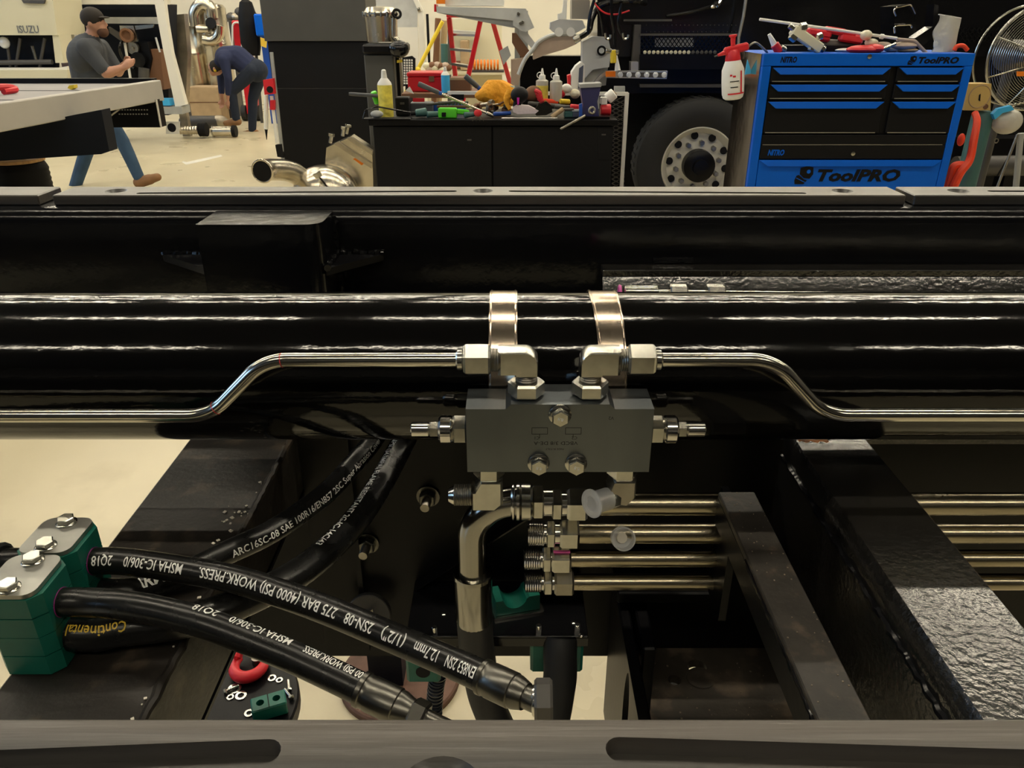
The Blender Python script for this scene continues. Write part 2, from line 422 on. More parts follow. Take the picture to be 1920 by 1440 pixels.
for y in (-3.1, 1.5, 6.0, 8.3, 10.6, 12.9, 15.2):
    for x in ((-3.5, -.85, 1.15, 3.9) if y < 0 else (-7.2, -4.8, -2.4, 0.0, 2.4, 4.8, 7.2) if y < 5 else (-9.6, -7.2, -4.8, -2.4, 0.0, 2.4, 4.8, 7.2, 9.6)):
        t = T('ceiling_light', 'long white batten light under the dark workshop ceiling', 'ceiling light', (x, y, 6.0), 'batten lights under the ceiling')
        B().bx(x - .95, x + .95, y - .08, y + .08, 6.03, 6.10, .01).build('housing', 'lamp_housing', t)
        B().bx(x - .93, x + .93, y - .055, y + .055, 6.0, 6.03, .01).build('diffuser', 'lamp', t)
        for s in (-.7, .7): B().cyl((x + s, y, 6.1), (x + s, y, ZC), .006, n=6).build('hanger', 'lamp_housing', t)

# ------------------------------------------------------------------ far chassis rail with packers
RZ = 1.448
def round_rect(y0, y1, z0, z1, r, k=6):
    out = []
    for cy, cz, a0 in ((y1 - r, z1 - r, 0), (y0 + r, z1 - r, 90), (y0 + r, z0 + r, 180), (y1 - r, z0 + r, 270)):
        for i in range(k + 1): a = radians(a0 + 90 * i / k); out.append((cy + r * cos(a), cz + r * sin(a)))
    return out
far_rail = T('chassis_rail', 'long glossy black box-section rail behind the black hydraulic cylinder', 'chassis rail', (0, .94, 1.25))
B().prism([(-2.6, y, z) for y, z in round_rect(.895, .985, 1.25, RZ, .018)], (5.2, 0, 0)).build('beam', 'black_gloss', far_rail, 25)
# stop bracket and its gussets
xb0, xb1, yb = P(366, 418, .828).x, P(600, 418, .828).x, .828
rr = .018
pts = [(xb0, .894), (xb0, yb)] + [(xb1 - rr + rr * sin(radians(a)), yb + rr - rr * cos(radians(a))) for a in range(0, 91, 15)] + [(xb1, .894)]
B().prism([(x, y, 1.27) for x, y in pts], (0, 0, .177)).build('stop_bracket', 'black_gloss', far_rail)
zg = 1.388
xg0, xg1 = P(306, 485, .894).x, P(720, 487, .894).x
B().prism([(xb0, .894, zg), (xg0, .894, zg), (xg0 + .004, .888, zg), (xb0, .834, zg)], (0, 0, .008)).build('gusset', 'black_satin', far_rail)
B().prism([(xb1, .894, zg), (xg1, .894, zg), (xg1 - .004, .888, zg), (xb1, .832, zg)], (0, 0, .008)).build('gusset', 'black_satin', far_rail)
random.seed(4)
def weld(b, p0, p1, r, n):
    p0, p1 = V(p0), V(p1); pts = [p0.lerp(p1, i / n) + V([random.uniform(-r, r) * .25 for _ in range(3)]) for i in range(n + 1)]
    b.tube(pts, [r * random.uniform(.75, 1.2) for _ in pts], 7)
w = B(); weld(w, (xb1 - .001, .893, RZ - .006), (xb1 - .001, .893, 1.27), .005, 40)
w.build('weld_bead', 'black_gloss', far_rail); w = B(); weld(w, (xb0 + .001, .893, RZ - .006), (xb0 + .001, .893, 1.27), .004, 40); w.build('weld_bead', 'black_gloss', far_rail); w = B()
weld(w, (xb1, .893, zg + .009), (xg1, .893, zg + .009), .0035, 30); w.build('weld_bead', 'black_gloss', far_rail); w = B(); weld(w, (xb1 + .001, .893, zg + .009), (xb1 + .001, .833, zg + .009), .0035, 18)
w.build('weld_bead', 'black_gloss', far_rail); w = B(); weld(w, (xb0, .893, zg + .009), (xg0, .893, zg + .009), .0035, 24)
w.build('weld_bead', 'black_gloss', far_rail)
w = B(); c = P(1262, 489, .893)
for i in range(3): weld(w, c + V((-.024, 0, -.001 + i * .002)), c + V((.024, 0, -.001 + i * .002)), .0025, 16)
w.build('weld_pad', 'black_gloss', far_rail)
def packer(x0, x1, y0, y1, zt, holes, slots, label, th=.012):
    o = B().bx(x0, x1, y0, y1, zt - th, zt, .0012).build('packer_strip', 'packer_plastic')
    cs = []; ym = (y0 + y1) / 2
    for h in holes: cs.append(B().cyl((h, ym, zt - th - .01), (h, ym, zt + .01), .0085, n=28).build('cutter', 'packer_plastic'))
    for h in holes: cs.append(B().lathe((h, ym, zt - .004), ZA, [(0, .0085), (.006, .0145)], 28).build('cutter', 'packer_plastic'))
    for (xa, ya, xe, ye) in slots:
        a, e = V((xa, ya, 0)), V((xe, ye, 0)); d = (e - a).normalized(); n = V((-d.y, d.x, 0)) * .0042; out = []
        for k in range(9): an = radians(-90 + 180 * k / 8); out.append(e + d * .0042 * cos(an) + n * sin(an))
        for k in range(9): an = radians(-90 + 180 * k / 8); out.append(a - d * .0042 * cos(an) - n * sin(an))
        cs.append(B().prism([p + V((0, 0, zt - .007)) for p in out], (0, 0, .02)).build('cutter', 'packer_plastic'))
    cut(o, cs); return tag(o, label, 'packer strip')
def far_x(u): return P(u, 360, .94).x
packer(P(97, 366, .918).x, P(1700, 366, .918).x, .918, .970, 1.460, [far_x(215), far_x(905), far_x(1582)],
       [(far_x(270), .930, far_x(850), .942), (far_x(960), .942, far_x(1500), .930)],
       'long middle black plastic packer strip with slots on top of the far rail')
packer(-2.2, P(70, 366, .918).x, .918, .970, 1.460, [far_x(-160)], [(-1.6, .93, far_x(-220), .942)], 'black plastic packer strip on the far rail above the stop bracket end, nearest the flatbed')
packer(P(1716, 366, .918).x, 2.2, .918, .970, 1.460, [far_x(1800)], [(far_x(1860), .942, 1.6, .93)], 'black plastic packer strip on the far rail below the blue tool chest corner')

# angle bar welded to the far rail
ab = T('angle_bar', 'glossy wrinkled black angle bar fixed along the far rail beside the steel straps', 'angle bar', (.8, .88, 1.25))
x0 = P(1131, 500, .866).x
B().bx(x0, 2.5, .866, .8945, 1.376, 1.384, .001).build('flange', 'black_wrinkle', ab)
B().prism([(x0, .866, 1.376), (x0, .8385, 1.330), (x0, .8385, 1.25), (x0, .8455, 1.25), (x0, .8455, 1.328), (x0, .873, 1.374)], (2.5 - x0, 0, 0)).build('web', 'black_wrinkle', ab)
ht = T('hydraulic_tube', 'zinc hydraulic tube with hex nuts lying behind the big cylinder', 'tube', P(1240, 560, .76))
c = P(1180, 553, .76); B().cyl(c, c + V((1.6, 0, -.02)), .006).build('pipe', 'tube_steel', ht)
for u in (1255, 1325): c = P(u, 549, .76); B().hex(c, c + V((.018, 0, 0)), .0095, YA).build('nut', 'zinc', ht)
c = P(1170, 548, .76); B().rod(c, c + V((.035, 0, 0)), .007).build('sleeve', 'zinc', ht)
B().torus(P(1162, 549, .76), XA, .007, .0015, 16, 6).build('paint_mark', 'pink_ink', ht)

# ------------------------------------------------------------------ big hydraulic cylinder and straps
CYY, CYZ, CYR = .62, 1.372, .065
cylr = B().lathe((-2.5, CYY, CYZ), XA, [(5.0 * k / 40, CYR) for k in range(41)], 128).build('hydraulic_cylinder', 'cylinder_paint')
tag(cylr, 'large glossy black hydraulic cylinder tube lying across the frame', 'hydraulic cylinder')
def strap(ua, ub, uc, ud, label):
    # ua..ub on the crown, uc..ud at the lower end; follows the cylinder and ends as a flat tail behind the block
    t = T('strap', label, 'strap', P((uc + ud) / 2, 735, .545), 'bright steel straps over the cylinder')
    n = 40; b = B(); edge = B(); vs = []
    R = CYR + .0012
    rows = []
    for i in range(n + 1):
        a = radians(130 - 150 * i / n)               # angle from the front horizontal, up and over
        y, z = CYY - R * cos(a), CYZ + R * sin(a)
        k = max(0, min(1, (i / n - .3) / .7)); 
        # interpolate x by the measured columns
        xa = P(ua, 552, .60).x * (1 - k) + P(uc, 700, .553).x * k; xe = P(ub, 552, .60).x * (1 - k) + P(ud, 700, .553).x * k
        rows.append((xa, xe, y, z))
    pts0 = [V((r[0], r[2], r[3])) for r in rows]; pts1 = [V((r[1], r[2], r[3])) for r in rows]
    m = len(rows); nrm = [V((0, r[2] - CYY, r[3] - CYZ)).normalized() * .0012 for r in rows]
    vs = []
    for i in range(m): vs += [pts0[i], pts1[i], pts1[i] - nrm[i] * .9, pts0[i] - nrm[i] * .9]
    fs = []
    for i in range(m - 1):
        for k in range(4): fs.append((4 * i + k, 4 * i + (k + 1) % 4, 4 * i + 4 + (k + 1) % 4, 4 * i + 4 + k))
    fs += [(0, 1, 2, 3), (4 * m - 4, 4 * m - 3, 4 * m - 2, 4 * m - 1)]
    b.add(vs, fs); b.build('band', 'strap_steel', t)
    for pp, s in ((pts0, .0014), (pts1, -.0014)):
        B().tube([p + V((s, 0, 0)) + nrm[i] * .25 for i, p in enumerate(pp)], .0006, 6).build('hem', 'strap_steel', t)
    return t
strap(917, 970, 916, 969, 'straight bright steel strap over the cylinder by the bent tube with red marks')
strap(1110, 1165, 1134, 1180, 'slanted bright steel strap over the cylinder beside the angle bar end')

# ------------------------------------------------------------------ valve block
BY0, BY1 = .515, .5505
zt, zm, zb = 1.3833, 1.3872, 1.3278
def bxp(u, v=768): return P(u, v, BY0).x
vb = T('valve_block', 'grey steel counterbalance valve block bolted in front of the black cylinder', 'valve block', (bxp(1050), .53, zb))
ol = [(bxp(873), zb), (bxp(1227), zb), (bxp(1227), zt), (bxp(1153), zt), (bxp(1143), zm), (bxp(958), zm), (bxp(948), zt), (bxp(873), zt)]
B().prism([(x, BY0, z) for x, z in ol], (0, BY1 - BY0, 0)).build('block', 'block_grey', vb)
for u, v in ((1050, 777), (1010, 868), (1080, 868)):
    c = P(u, v, BY0); bo = hexbolt(vb, c, (0, -1, 0), .0070, .0085, .0087, ref=ZA)
    flat_text('grade_mark', '8.8', c + V((0, -.0085, 0)), (-1, 0, .25), (-.25, 0, -1), .0026, 'print_white', bo, lift=.0001)
X1d, Zd = (-1, 0, 0), (0, 0, -1)
flat_text('stamp', 'VBCD 3/8 DE-A', P(1042, 831, BY0), X1d, Zd, .0030, 'black_matt', vb, width=.034, lift=.0001)
flat_text('stamp', 'MADE IN ITALY', P(1040, 842, BY0), X1d, Zd, .0016, 'black_matt', vb, width=.014, lift=.0001)
for u in (1012, 1075):
    f = B(); c = P(u, 808, BY0)
    for dx, dz, w_, h_ in ((0, .0028, .012, .0004), (0, -.0028, .012, .0004), (.006, 0, .0004, .0056), (-.006, 0, .0004, .0056), (0, -.0045, .0004, .003)):
        f.box(c + V((dx, 0, dz)), (w_, .0002, h_))
    f.build('stamp', 'black_matt', vb)
flat_text('stamp', 'C1', P(1007, 821, BY0), X1d, Zd, .0026, 'black_matt', vb, lift=.0001)
flat_text('stamp', 'C2', P(1077, 821, BY0), X1d, Zd, .0026, 'black_matt', vb, lift=.0001)
flat_text('stamp', 'V2', P(1146, 784, BY0), X1d, Zd, .0026, 'black_matt', vb, lift=.0001)
# relief cartridges
cz = P(873, 806, .53)
for s, uu in ((-1, 873), (1, 1227)):
    x = bxp(uu); c0 = V((x, .531, cz.z)); d = V((s, 0, 0)); g = T
    k = B().hex(c0, c0 + d * .0115, .0122, ZA).build('cartridge', 'zinc', vb)
    B().rod(c0 + d * .0115, c0 + d * .0225, .0112).build('collar', 'turned_steel', k)
    B().hex(c0 + d * .0225, c0 + d * .030, .0066, ZA).build('lock_nut', 'zinc', k)
    B().rod(c0 + d * .030, c0 + d * .0445, .0058).build('adjuster_cap', 'turned_steel', k)

# ------------------------------------------------------------------ top port elbows with bent tubes
YE = .532
zl = 1.4165
def top_elbow(uc, s, label):
    xc = P(uc, 690, YE).x
    t = T('elbow_fitting', label, 'elbow fitting', (xc, YE, zm))
    B().hex((xc, YE, zm + .0002), (xc, YE, zm + .0125), .0142, XA).build('nut', 'zinc', t)
    B().thread((xc, YE, zm + .0125), (xc, YE, zm + .020), .0085).build('thread', 'zinc_dull', t)
    hw = .0088; top = zl + .0095; bot = zl - .0098; inn = xc + s * hw; out = xc - s * hw; end = xc + s * .0215
    pts = [(inn, zm + .018), (inn, bot), (end, bot), (end, top)]
    r = .010
    for k in range(7): a = radians(90 * k / 6); pts.append((out + s * r - s * r * sin(a), top - r + r * cos(a)))
    pts += [(out, zm + .018)]
    b = B(); n = len(pts); d = .0095; ch = .003
    cxm, czm = sum(p[0] for p in pts) / n, sum(p[1] for p in pts) / n
    ins = [(p[0] + (xc - p[0]) * .10, p[1] + (czm - p[1]) * .10) for p in pts]
    L4 = [[V((x, YE - d, z)) for x, z in ins], [V((x, YE - d + ch, z)) for x, z in pts], [V((x, YE + d - ch, z)) for x, z in pts], [V((x, YE + d, z)) for x, z in ins]]
    fs = [list(range(n))[::-1], [3 * n + i for i in range(n)]]
    for q in range(3):
        for i in range(n): fs.append((q * n + i, q * n + (i + 1) % n, (q + 1) * n + (i + 1) % n, (q + 1) * n + i))
    b.add(sum(L4, []), fs); b.build('body', 'zinc', t)
    c = V((end, YE, zl)); dv = V((s, 0, 0))
    B().thread(c - dv * .001, c + dv * .006, .0088).build('thread', 'zinc_dull', t)
    return t, c + dv * .0055, dv
e1, c1, d1 = top_elbow(987, -1, 'zinc elbow on the valve block joined to the tube with red marks')
e2, c2, d2 = top_elbow(1108, 1, 'zinc elbow on the valve block joined to the unmarked bent tube')
def side_tube(c, d, px, label, marks):
    t = T('hydraulic_tube', label, 'tube', c + d * .03)
    B().hex(c, c + d * .0205, .0128, ZA).build('nut', 'zinc', t)
    B().rod(c + d * .0205, c + d * .0262, .0078).build('ferrule', 'zinc', t)
    pts = [c + d * .02] + [P(u, v, YE) for u, v in px]
    pts[1].z = pts[0].z
    path = fillet(pts, .045, 14)
    B().tube(path, .0055, 24).build('pipe', 'tube_steel', t)
    for k, dr in marks:
        a = path[k]; tg = (path[k + 1] - path[k - 1]).normalized()
        B().torus(a, tg, .0051, .0006, 20, 6).build('red_mark', 'red_ink', t)
    return t
side_tube(c1, d1, [(495, 672), (395, 779), (-900, 779)], 'bent bright steel tube with red marks running along the cylinder from the valve block', [(3, 0), (20, 0)])
side_tube(c2, d2, [(1452, 672), (1545, 778), (2900, 778)], 'bent bright steel tube without marks running along the cylinder to the black box beam', [])

# ------------------------------------------------------------------ lower port elbows
xl = P(917, 890, YE).x
t = T('elbow_fitting', 'zinc elbow under the valve block with a bare flared thread', 'elbow fitting', (xl, YE, zb - .03))
B().hex((xl, YE, zb - .0002), (xl, YE, zb - .0140), .0128, XA).build('nut', 'zinc', t)
z0 = P(917, 928, YE).z
hw = .0112; zlo = z0 - .0100
ol = [(xl + hw, zb - .0138), (xl + hw, zlo + .006), (xl + hw - .006, zlo), (xl - .0145, zlo), (xl - .0145, z0 + .0085), (xl - hw - .001, z0 + .0085), (xl - hw + .0045, zb - .0138)]
def forged(ol, yc, d, ch, t, m='zinc'):
    n = len(ol); cx_, cz_ = sum(p[0] for p in ol) / n, sum(p[1] for p in ol) / n; ins = [(p[0] + (cx_ - p[0]) * .14, p[1] + (cz_ - p[1]) * .14) for p in ol]
    L4 = [[V((x, yc - d, z)) for x, z in ins], [V((x, yc - d + ch, z)) for x, z in ol], [V((x, yc + d - ch, z)) for x, z in ol], [V((x, yc + d, z)) for x, z in ins]]
    fs = [list(range(n))[::-1], [3 * n + i for i in range(n)]] + [(q * n + i, q * n + (i + 1) % n, (q + 1) * n + (i + 1) % n, (q + 1) * n + i) for q in range(3) for i in range(n)]
    return B().add(sum(L4, []), fs).build('body', m, t)
forged(ol, YE, .0105, .003, t)
B().thread((xl - .0145, YE, z0), (xl - .029, YE, z0), .0090).build('thread', 'zinc_dull', t)
B().lathe((xl - .029, YE, z0), (-1, 0, 0), [(0, .0085), (.001, .0080), (.0045, .0058), (.0046, .0038), (.001, .0036)], 24).build('flare', 'turned_steel', t)
xr = P(1167, 890, YE).x
t = T('elbow_fitting', 'zinc elbow under the valve block closed with a clear plastic cap', 'elbow fitting', (xr, YE, zb - .03))
B().hex((xr, YE, zb - .0002), (xr, YE, zb - .0135), .0128, XA).build('nut', 'zinc', t)
forged([(xr + .0105, zb - .0133), (xr + .0105, zb - .030), (xr + .004, zb - .038), (xr - .009, zb - .036), (xr - .012, zb - .024), (xr - .0085, zb - .0133)], YE, .0105, .003, t, 'zinc_dull')
pc = P(1162, 928, YE); pe = P(1110, 944, YE - .018); dv = (pe - pc).normalized(); L = (pe - pc).length
B().lathe(pc, dv, [(.002, .0088), (.010, .0092), (.013, .0080)], 8, None, True, pi / 8).build('branch', 'zinc', t)
B().thread(pc + dv * .013, pc + dv * (L - .002), .0078).build('thread', 'zinc_dull', t)
cp = t
B().lathe(pc + dv * .0135, dv, [(0, .0092), (L - .0135, .0090), (L - .0125, .0088)], 28, None, False).build('plastic_cap', 'clear_plastic', cp)
B().lathe(pc + dv * (L - .0005), dv, [(0, .0002), (0, .0118), (.0012, .0118), (.0012, .0060), (-.004, .0055), (-.004, .0002)], 28, None, False).build('cap_flange', 'clear_plastic', cp)

# ------------------------------------------------------------------ row of four steel tubes with unions
TY = .60
rows = [(945, .0108, 1095, 0), (1000, .0098, 1085, 990), (1047, .0085, 1070, 983), (1091, .0082, 1075, 985)]
names = ['topmost steel tube of the row, joined to the bent hose end', 'second steel tube of the row with a loose clear cap on it',
         'third steel tube of the row, its nut marked pink', 'lowest steel tube of the row above the green clamp']
for k, (v, r, un, ut) in enumerate(rows):
    p = P(un, v, TY); z = p.z
    t = T('hydraulic_tube', names[k], 'tube', (p.x, TY, z))
    B().cyl((p.x - .01, TY, z), (.200, TY, z), r, n=28).build('pipe', 'tube_aged', t)
    B().cyl((.335, TY, z), (1.6, TY, z), r, n=28).build('pipe', 'tube_aged', t)
    q = lambda u: P(u, v, TY).x
    if k == 0:
        B().hex((q(1062), TY, z), (q(1100), TY, z), .0168, ZA).build('nut', 'zinc', t)
        B().cyl((q(1020), TY, z), (q(1062), TY, z), .0112).build('neck', 'turned_steel', t)
        B().hex((q(1034), TY, z), (q(1053), TY, z), .0155, ZA).build('union', 'zinc', t)
    else:
        a, b_, c_, e_ = ut, ut + 32, ut + 40, un - 36
        B().thread((q(a), TY, z), (q(a + 30), TY, z), .0132 - .001 * k, .0020, 24).build('thread', 'turned_steel', t)
        B().lathe((q(a) - .0005, TY, z), XA, [(0, .0085), (-.0005, .0075), (.004, .007)], 20).build('cone', 'black_matt', t)
        B().cyl((q(a + 30), TY, z), (q(e_), TY, z), .0105 - .0006 * k).build('neck', 'turned_steel', t)
        B().hex((q(a + 34), TY, z), (q(a + 50), TY, z), .0146 - .0006 * k, ZA).build('union', 'zinc', t)
        nut = B().hex((q(e_), TY, z), (q(un), TY, z), .0162 - .0008 * k, ZA).build('nut', 'zinc' if k < 3 else 'zinc_dull', t)
        if k == 2:
            B().box(((q(e_) + q(un)) / 2, TY - .006, z + .0126), (.016, .004, .0006)).build('paint_mark', 'pink_ink', nut)
c = P(1165, 1008, TY - .009); ax = V((0.1, -1, .55)).normalized()
cp = T('dust_plug', 'loose translucent plastic cap lying on the second steel tube', 'plastic cap', c)
B().lathe(c, ax, [(0, .0001), (0, .0105), (.006, .0110), (.0105, .0112), (.0105, .0100), (.001, .0095), (.001, .0001)], 28, None, False).build('cup', 'clear_plastic', cp)
B().lathe(c + ax * .0015, ax, [(0, .0001), (0, .0055), (.002, .005), (.002, .0001)], 9, None, False).build('centre_tab', 'debris', cp)

# bent hose end, ferrule and the looping large hose
z1 = P(1000, 940, TY).z
bh = T('large_hose', 'thick black hose with a swept steel end, looping up to a green clamp', 'hose', P(888, 1165, TY))
q = lambda u, v=942: P(u, v, TY).x
px = [V((q(972), TY, z1)), V((P(887, 1000, TY).x, TY, z1)), P(887, 1075, TY)]
B().tube(fillet(px, .060, 20, .95), .0142, 28).build('swept_pipe', 'pipe_dark', bh)
b = B(); b.rod((q(958), TY, z1), (q(966), TY, z1), .0175); b.rod((q(968), TY, z1), (q(974), TY, z1), .0180); b.build('shoulder_ring', 'turned_steel', bh)
B().rod((q(974), TY, z1), (q(998), TY, z1), .0178, .002).build('swivel_sleeve', 'zinc', bh)
B().hex((q(998), TY, z1), (q(1019), TY, z1), .0172, ZA).build('swivel_nut', 'zinc', bh)
B().cyl((q(1019), TY, z1), (q(1036), TY, z1), .0115).build('swivel_neck', 'turned_steel', bh)
zf1, zf0 = P(889, 1072, TY).z, P(889, 1163, TY).z; xf = px[2].x
B().lathe((xf, TY, zf1), (0, 0, -1), [(0, .0165), (.0005, .0192), (.004, .0196), (.0045, .0188), (zf1 - zf0 - .004, .0188), (zf1 - zf0, .0178)], 36).build('ferrule', 'pipe_dark', bh)
hp = spline([V((xf, TY, zf0 + .01)), V((xf + .002, TY, zf0 - .04)), V((xf + .012, TY - .005, zf0 - .11)), V((xf + .040, TY - .01, zf0 - .175)), V((xf + .075, TY - .008, zf0 - .165)), V((P(1048, 1290, .61).x, .61, zf0 - .10)), P(1050, 1225, .625), P(1052, 1195, .635)], 10)
B().tube(hp, .0182, 24).build('hose', 'hose_matt', bh)
# ------------------------------------------------------------------ crossmembers, brackets and plates
ZL = 1.25
lm = T('crossmember', 'wide black box crossmember carrying the two green hose clamps', 'crossmember', (-.288, .5, 1.14))
B().bx(-.342, -.2325, .12, .893, 1.172, ZL - .0005, .004).build('beam', 'black_dusty', lm)
B().bx(-.300, -.2322, .12, .893, 1.168, 1.172).build('lower_flange', 'black_satin', lm)
w = B(); weld(w, (-.2335, .30, ZL - .001), (-.2335, .88, ZL - .001), .0032, 90); w.build('weld_bead', 'black_dusty', lm)
random.seed(11); d = B()
for k in range(46):
    f = random.random(); p = V((-.238 - abs(random.gauss(0, .008)), .30 + .33 * f, ZL + .0004)); s = random.uniform(.0006, .0028)
    if k < 12: p = V((-.248 + random.gauss(0, .006), .565 + random.gauss(0, .006), ZL + .0004)); s *= 1.2
    d.box(p, (s, s * .8, .0008), Matrix.Rotation(random.random() * 3, 3, 'Z'))
d = d.build('weld_spatter', 'debris', lm); d['kind'] = 'stuff'
# box beam
bm_ = T('box_beam', 'black box-section beam with shiny wrinkled top and a rusty end under the cylinder', 'beam', (.3, .4, 1.1))
tilt = B(); xa, xe = .262, .338
prof = [(xa + .006, 1.29), (xe - .004, 1.29), (xe, 1.286), (xe, 1.12), (xa, 1.12), (xa, 1.275), (xa + .001, 1.283)]
B().prism([(x, .10, z) for x, z in prof], (0, .545, 0)).build('beam', 'black_wrinkle', bm_)
B().prism([(xa + .004, .645, 1.289), (xe - .002, .645, 1.289), (xe - .006, .662, 1.283), (xa + .010, .662, 1.283)], (0, 0, -.16)).build('end_cap', 'black_gloss', bm_)
o = B()
o.add([V((xa + .008 + .028 * i / 10, .628 + .024 * j / 6 + .002 * sin(i * 1.9), 1.2902 - max(0, (.628 + .024 * j / 6 - .643)) * .3)) for j in range(7) for i in range(11)],
      [(j * 11 + i, j * 11 + i + 1, (j + 1) * 11 + i + 1, (j + 1) * 11 + i) for j in range(6) for i in range(10)])
o.build('rust_patch', 'rust', bm_, 35, False)
B().bx(.330, .338, .10, .715, .95, 1.12).build('skirt', 'black_satin', bm_)
w = B(); weld(w, (xa - .001, .20, 1.268), (xa - .001, .64, 1.268), .0028, 110); w.build('weld_bead', 'black_gloss', bm_)
lg = T('ledge_bar', 'low dusty black bar beside the box beam, crossing over the steel tubes', 'bar', (.21, .4, 1.2))
B().bx(.189, .222, .12, .592, 1.2515, 1.2585, .001).build('flange', 'ledge_dust', lg)
B().bx(.189, .195, .12, .592, 1.225, 1.2515).build('web', 'black_satin', lg)
B().bx(.197, .204, .565, .612, 1.13, 1.2512).build('bulkhead', 'black_satin', lg)
w = B(); weld(w, (.1895, .18, 1.2525), (.1895, .50, 1.2525), .0022, 70); w.build('weld_bead', 'black_gloss', lg)
random.seed(5); d = B()
for k in range(60):
    p = V((random.uniform(.192, .221), random.uniform(.25, .59), 1.2588)); s = random.uniform(.0003, .0011)
    d.box(p, (s, s, .0006))
d = d.build('grit', 'grit_brown', lg); d['kind'] = 'stuff'
# plate behind the tubes
bp = T('back_plate', 'tall black steel plate behind the steel tubes, carrying two bolts', 'plate', (.2, .725, .93))
B().bx(-.322, -.232, .72, .73, .93, 1.166).build('side_plate', 'black_satin', bp)
B().bx(-.2318, 1.6, .72, .73, .93, 1.31).build('plate', 'black_satin', bp)
B().bx(-.09 - .09, -.174, .708, .72, .95, 1.31).build('rib', 'black_satin', bp)
B().bx(.35, 1.6, .69, .72, 1.252, 1.258).build('ledge', 'black_wrinkle', bp)
for u, v, dx in ((690, 1018, 0), (803, 930, 0)):
    c = P(u, v, .719); g = B(); ax = V((-.05, -1, .05)).normalized()
    bo = B().lathe(c, ax, [(0, .013), (.002, .013), (.002, .008)], 28).build('bolt', 'ferrule_dark', bp)
    B().hex(c + ax * .002, c + ax * .011, .0098, ZA).build('nut', 'ferrule_dark', bo)
    B().thread(c + ax * .011, c + ax * .026, .0052).build('stud', 'zinc_dull', bo)
c = P(693, 1150, .70)
dc = T('round_cap', 'dark round cap on the back plate behind the printed hose', 'cap', c)
B().lathe(c, V((0, -1, .35)), [(0, .026), (.004, .0265), (.010, .0265), (.011, .0255)], 40).build('disc', 'dark_steel', dc)
B().prism([c + V((-.006, -.0125, .008)), c + V((.008, -.0125, .003)), c + V((.007, -.0125, .018))], (0, -.001, 0)).build('facet', 'zinc_dull', dc)

# shelf bracket with clamps
SZ = 1.05
sb = T('shelf_bracket', 'black folded shelf bracket carrying green clamps behind the looping hose', 'bracket', (-.02, .67, SZ))
xs0, xs1 = P(765, 1160, .65).x, P(1100, 1160, .65).x
B().bx(xs0, xs1, .628, .719, SZ - .003, SZ, .0008).build('shelf', 'black_gloss', sb)
B().bx(xs0, xs1, .628, .631, SZ - .014, SZ - .003).build('lip', 'black_gloss', sb)
B().prism([(xs0, .7, SZ), (xs0 + .003, .7, SZ), (P(990, 975, .7).x, .7, P(990, 975, .7).z), (P(985, 975, .7).x, .7, P(985, 975, .7).z)], (0, .0185, 0)).build('stay', 'black_gloss', sb)
for u, v in ((1010, 1183), (1082, 1181), (815, 1186)):
    c = PZ(u, v, SZ); B().rod(c, c + V((0, 0, .008)), .003).build('stud', 'turned_steel', sb)
for u, v in ((832, 1152), (992, 1147), (1090, 1192), (1075, 1168)):
    c = PZ(u, v, SZ); B().lathe(c, ZA, [(0, .003), (.0012, .0028), (.0018, .0015)], 12).build('rivet', 'turned_steel', sb)
# half clamp on the shelf
c = PZ(968, 1140, SZ)
hc = T('clamp_half', 'open green half clamp standing on the black shelf bracket', 'pipe clamp', c)
R_ = Matrix.Rotation(radians(14), 3, 'Z')
pts = [(-.026, .004), (.024, .004), (.024, .024), (.012, .024)] + [(-.004 + .013 * cos(radians(a)), .024 + .013 * sin(radians(a))) for a in range(-10, -171, -16)] + [(-.018, .024), (-.026, .024)]
B().prism([c + R_ @ V((x, -.012, z)) for x, z in pts], R_ @ V((0, .026, 0))).build('body', 'green_plastic', hc)
B().box(c + V((0, 0, .002)), (.056, .03, .003), R_).build('base_plate', 'zinc', hc)
def hang_clamp(u0, u1, v0, v1, y, label):
    a, b_ = P(u0, v0, y), P(u1, v1, y); zt_ = SZ - .0145
    t = T('clamp', label, 'pipe clamp', ((a.x + b_.x) / 2, y + .015, b_.z))
    B().bx(a.x, b_.x, y, y + .032, b_.z, zt_, .003).build('body', 'green_plastic', t)
    return t, (a.x + b_.x) / 2, zt_, b_.z
t, xm, za, ze = hang_clamp(995, 1092, 1205, 1263, .632, 'green clamp under the shelf bracket gripping the thick looping hose')
t, xm, za, ze = hang_clamp(757, 826, 1205, 1282, .632, 'green clamp under the shelf bracket with an empty hole')
B().cyl((xm, .6315, (za + ze) / 2 - .012), (xm, .645, (za + ze) / 2 - .012), .008, n=24).build('bore', 'black_matt', t)

# hinge bracket and dirty plate
hb = T('hinge_bracket', 'black bracket plate with a long oval hole below the steel tubes', 'bracket', (.12, .6, .85))
o = B().bx(.118, .130, .44, .715, .84, 1.06, .002).build('plate', 'black_satin', hb)
c_ = B(); pts = []
for k in range(24): a = 2 * pi * k / 24; pts.append(V((.09, .575 + .016 * cos(a), .995 + .055 * sin(a))))
c_.prism(pts, (.08, 0, 0)); cut(o, [c_.build('cutter', 'black_matt')])
B().bx(.136, .150, .60, .715, .946, 1.06, .002).build('cheek', 'black_satin', hb)
B().tube([(.134, .50 + .01 * k, 1.0 - .0012 * k * k * .1) for k in range(16)], .0022, 8).build('seam', 'black_gloss', hb)
a, e = P(1158, 1112, .66), P(1342, 1132, .66)
B().bx(a.x, e.x, .66, .718, e.z, a.z, .002).build('cross_bar', 'black_satin', hb)
dp = T('dirty_plate', 'grimy black floor plate with two round holes inside the frame', 'plate', (.25, .62, .93))
o = B().bx(.151, .329, .40, .718, .934, .946, .001).build('plate', 'plate_grime', dp)
cs = []
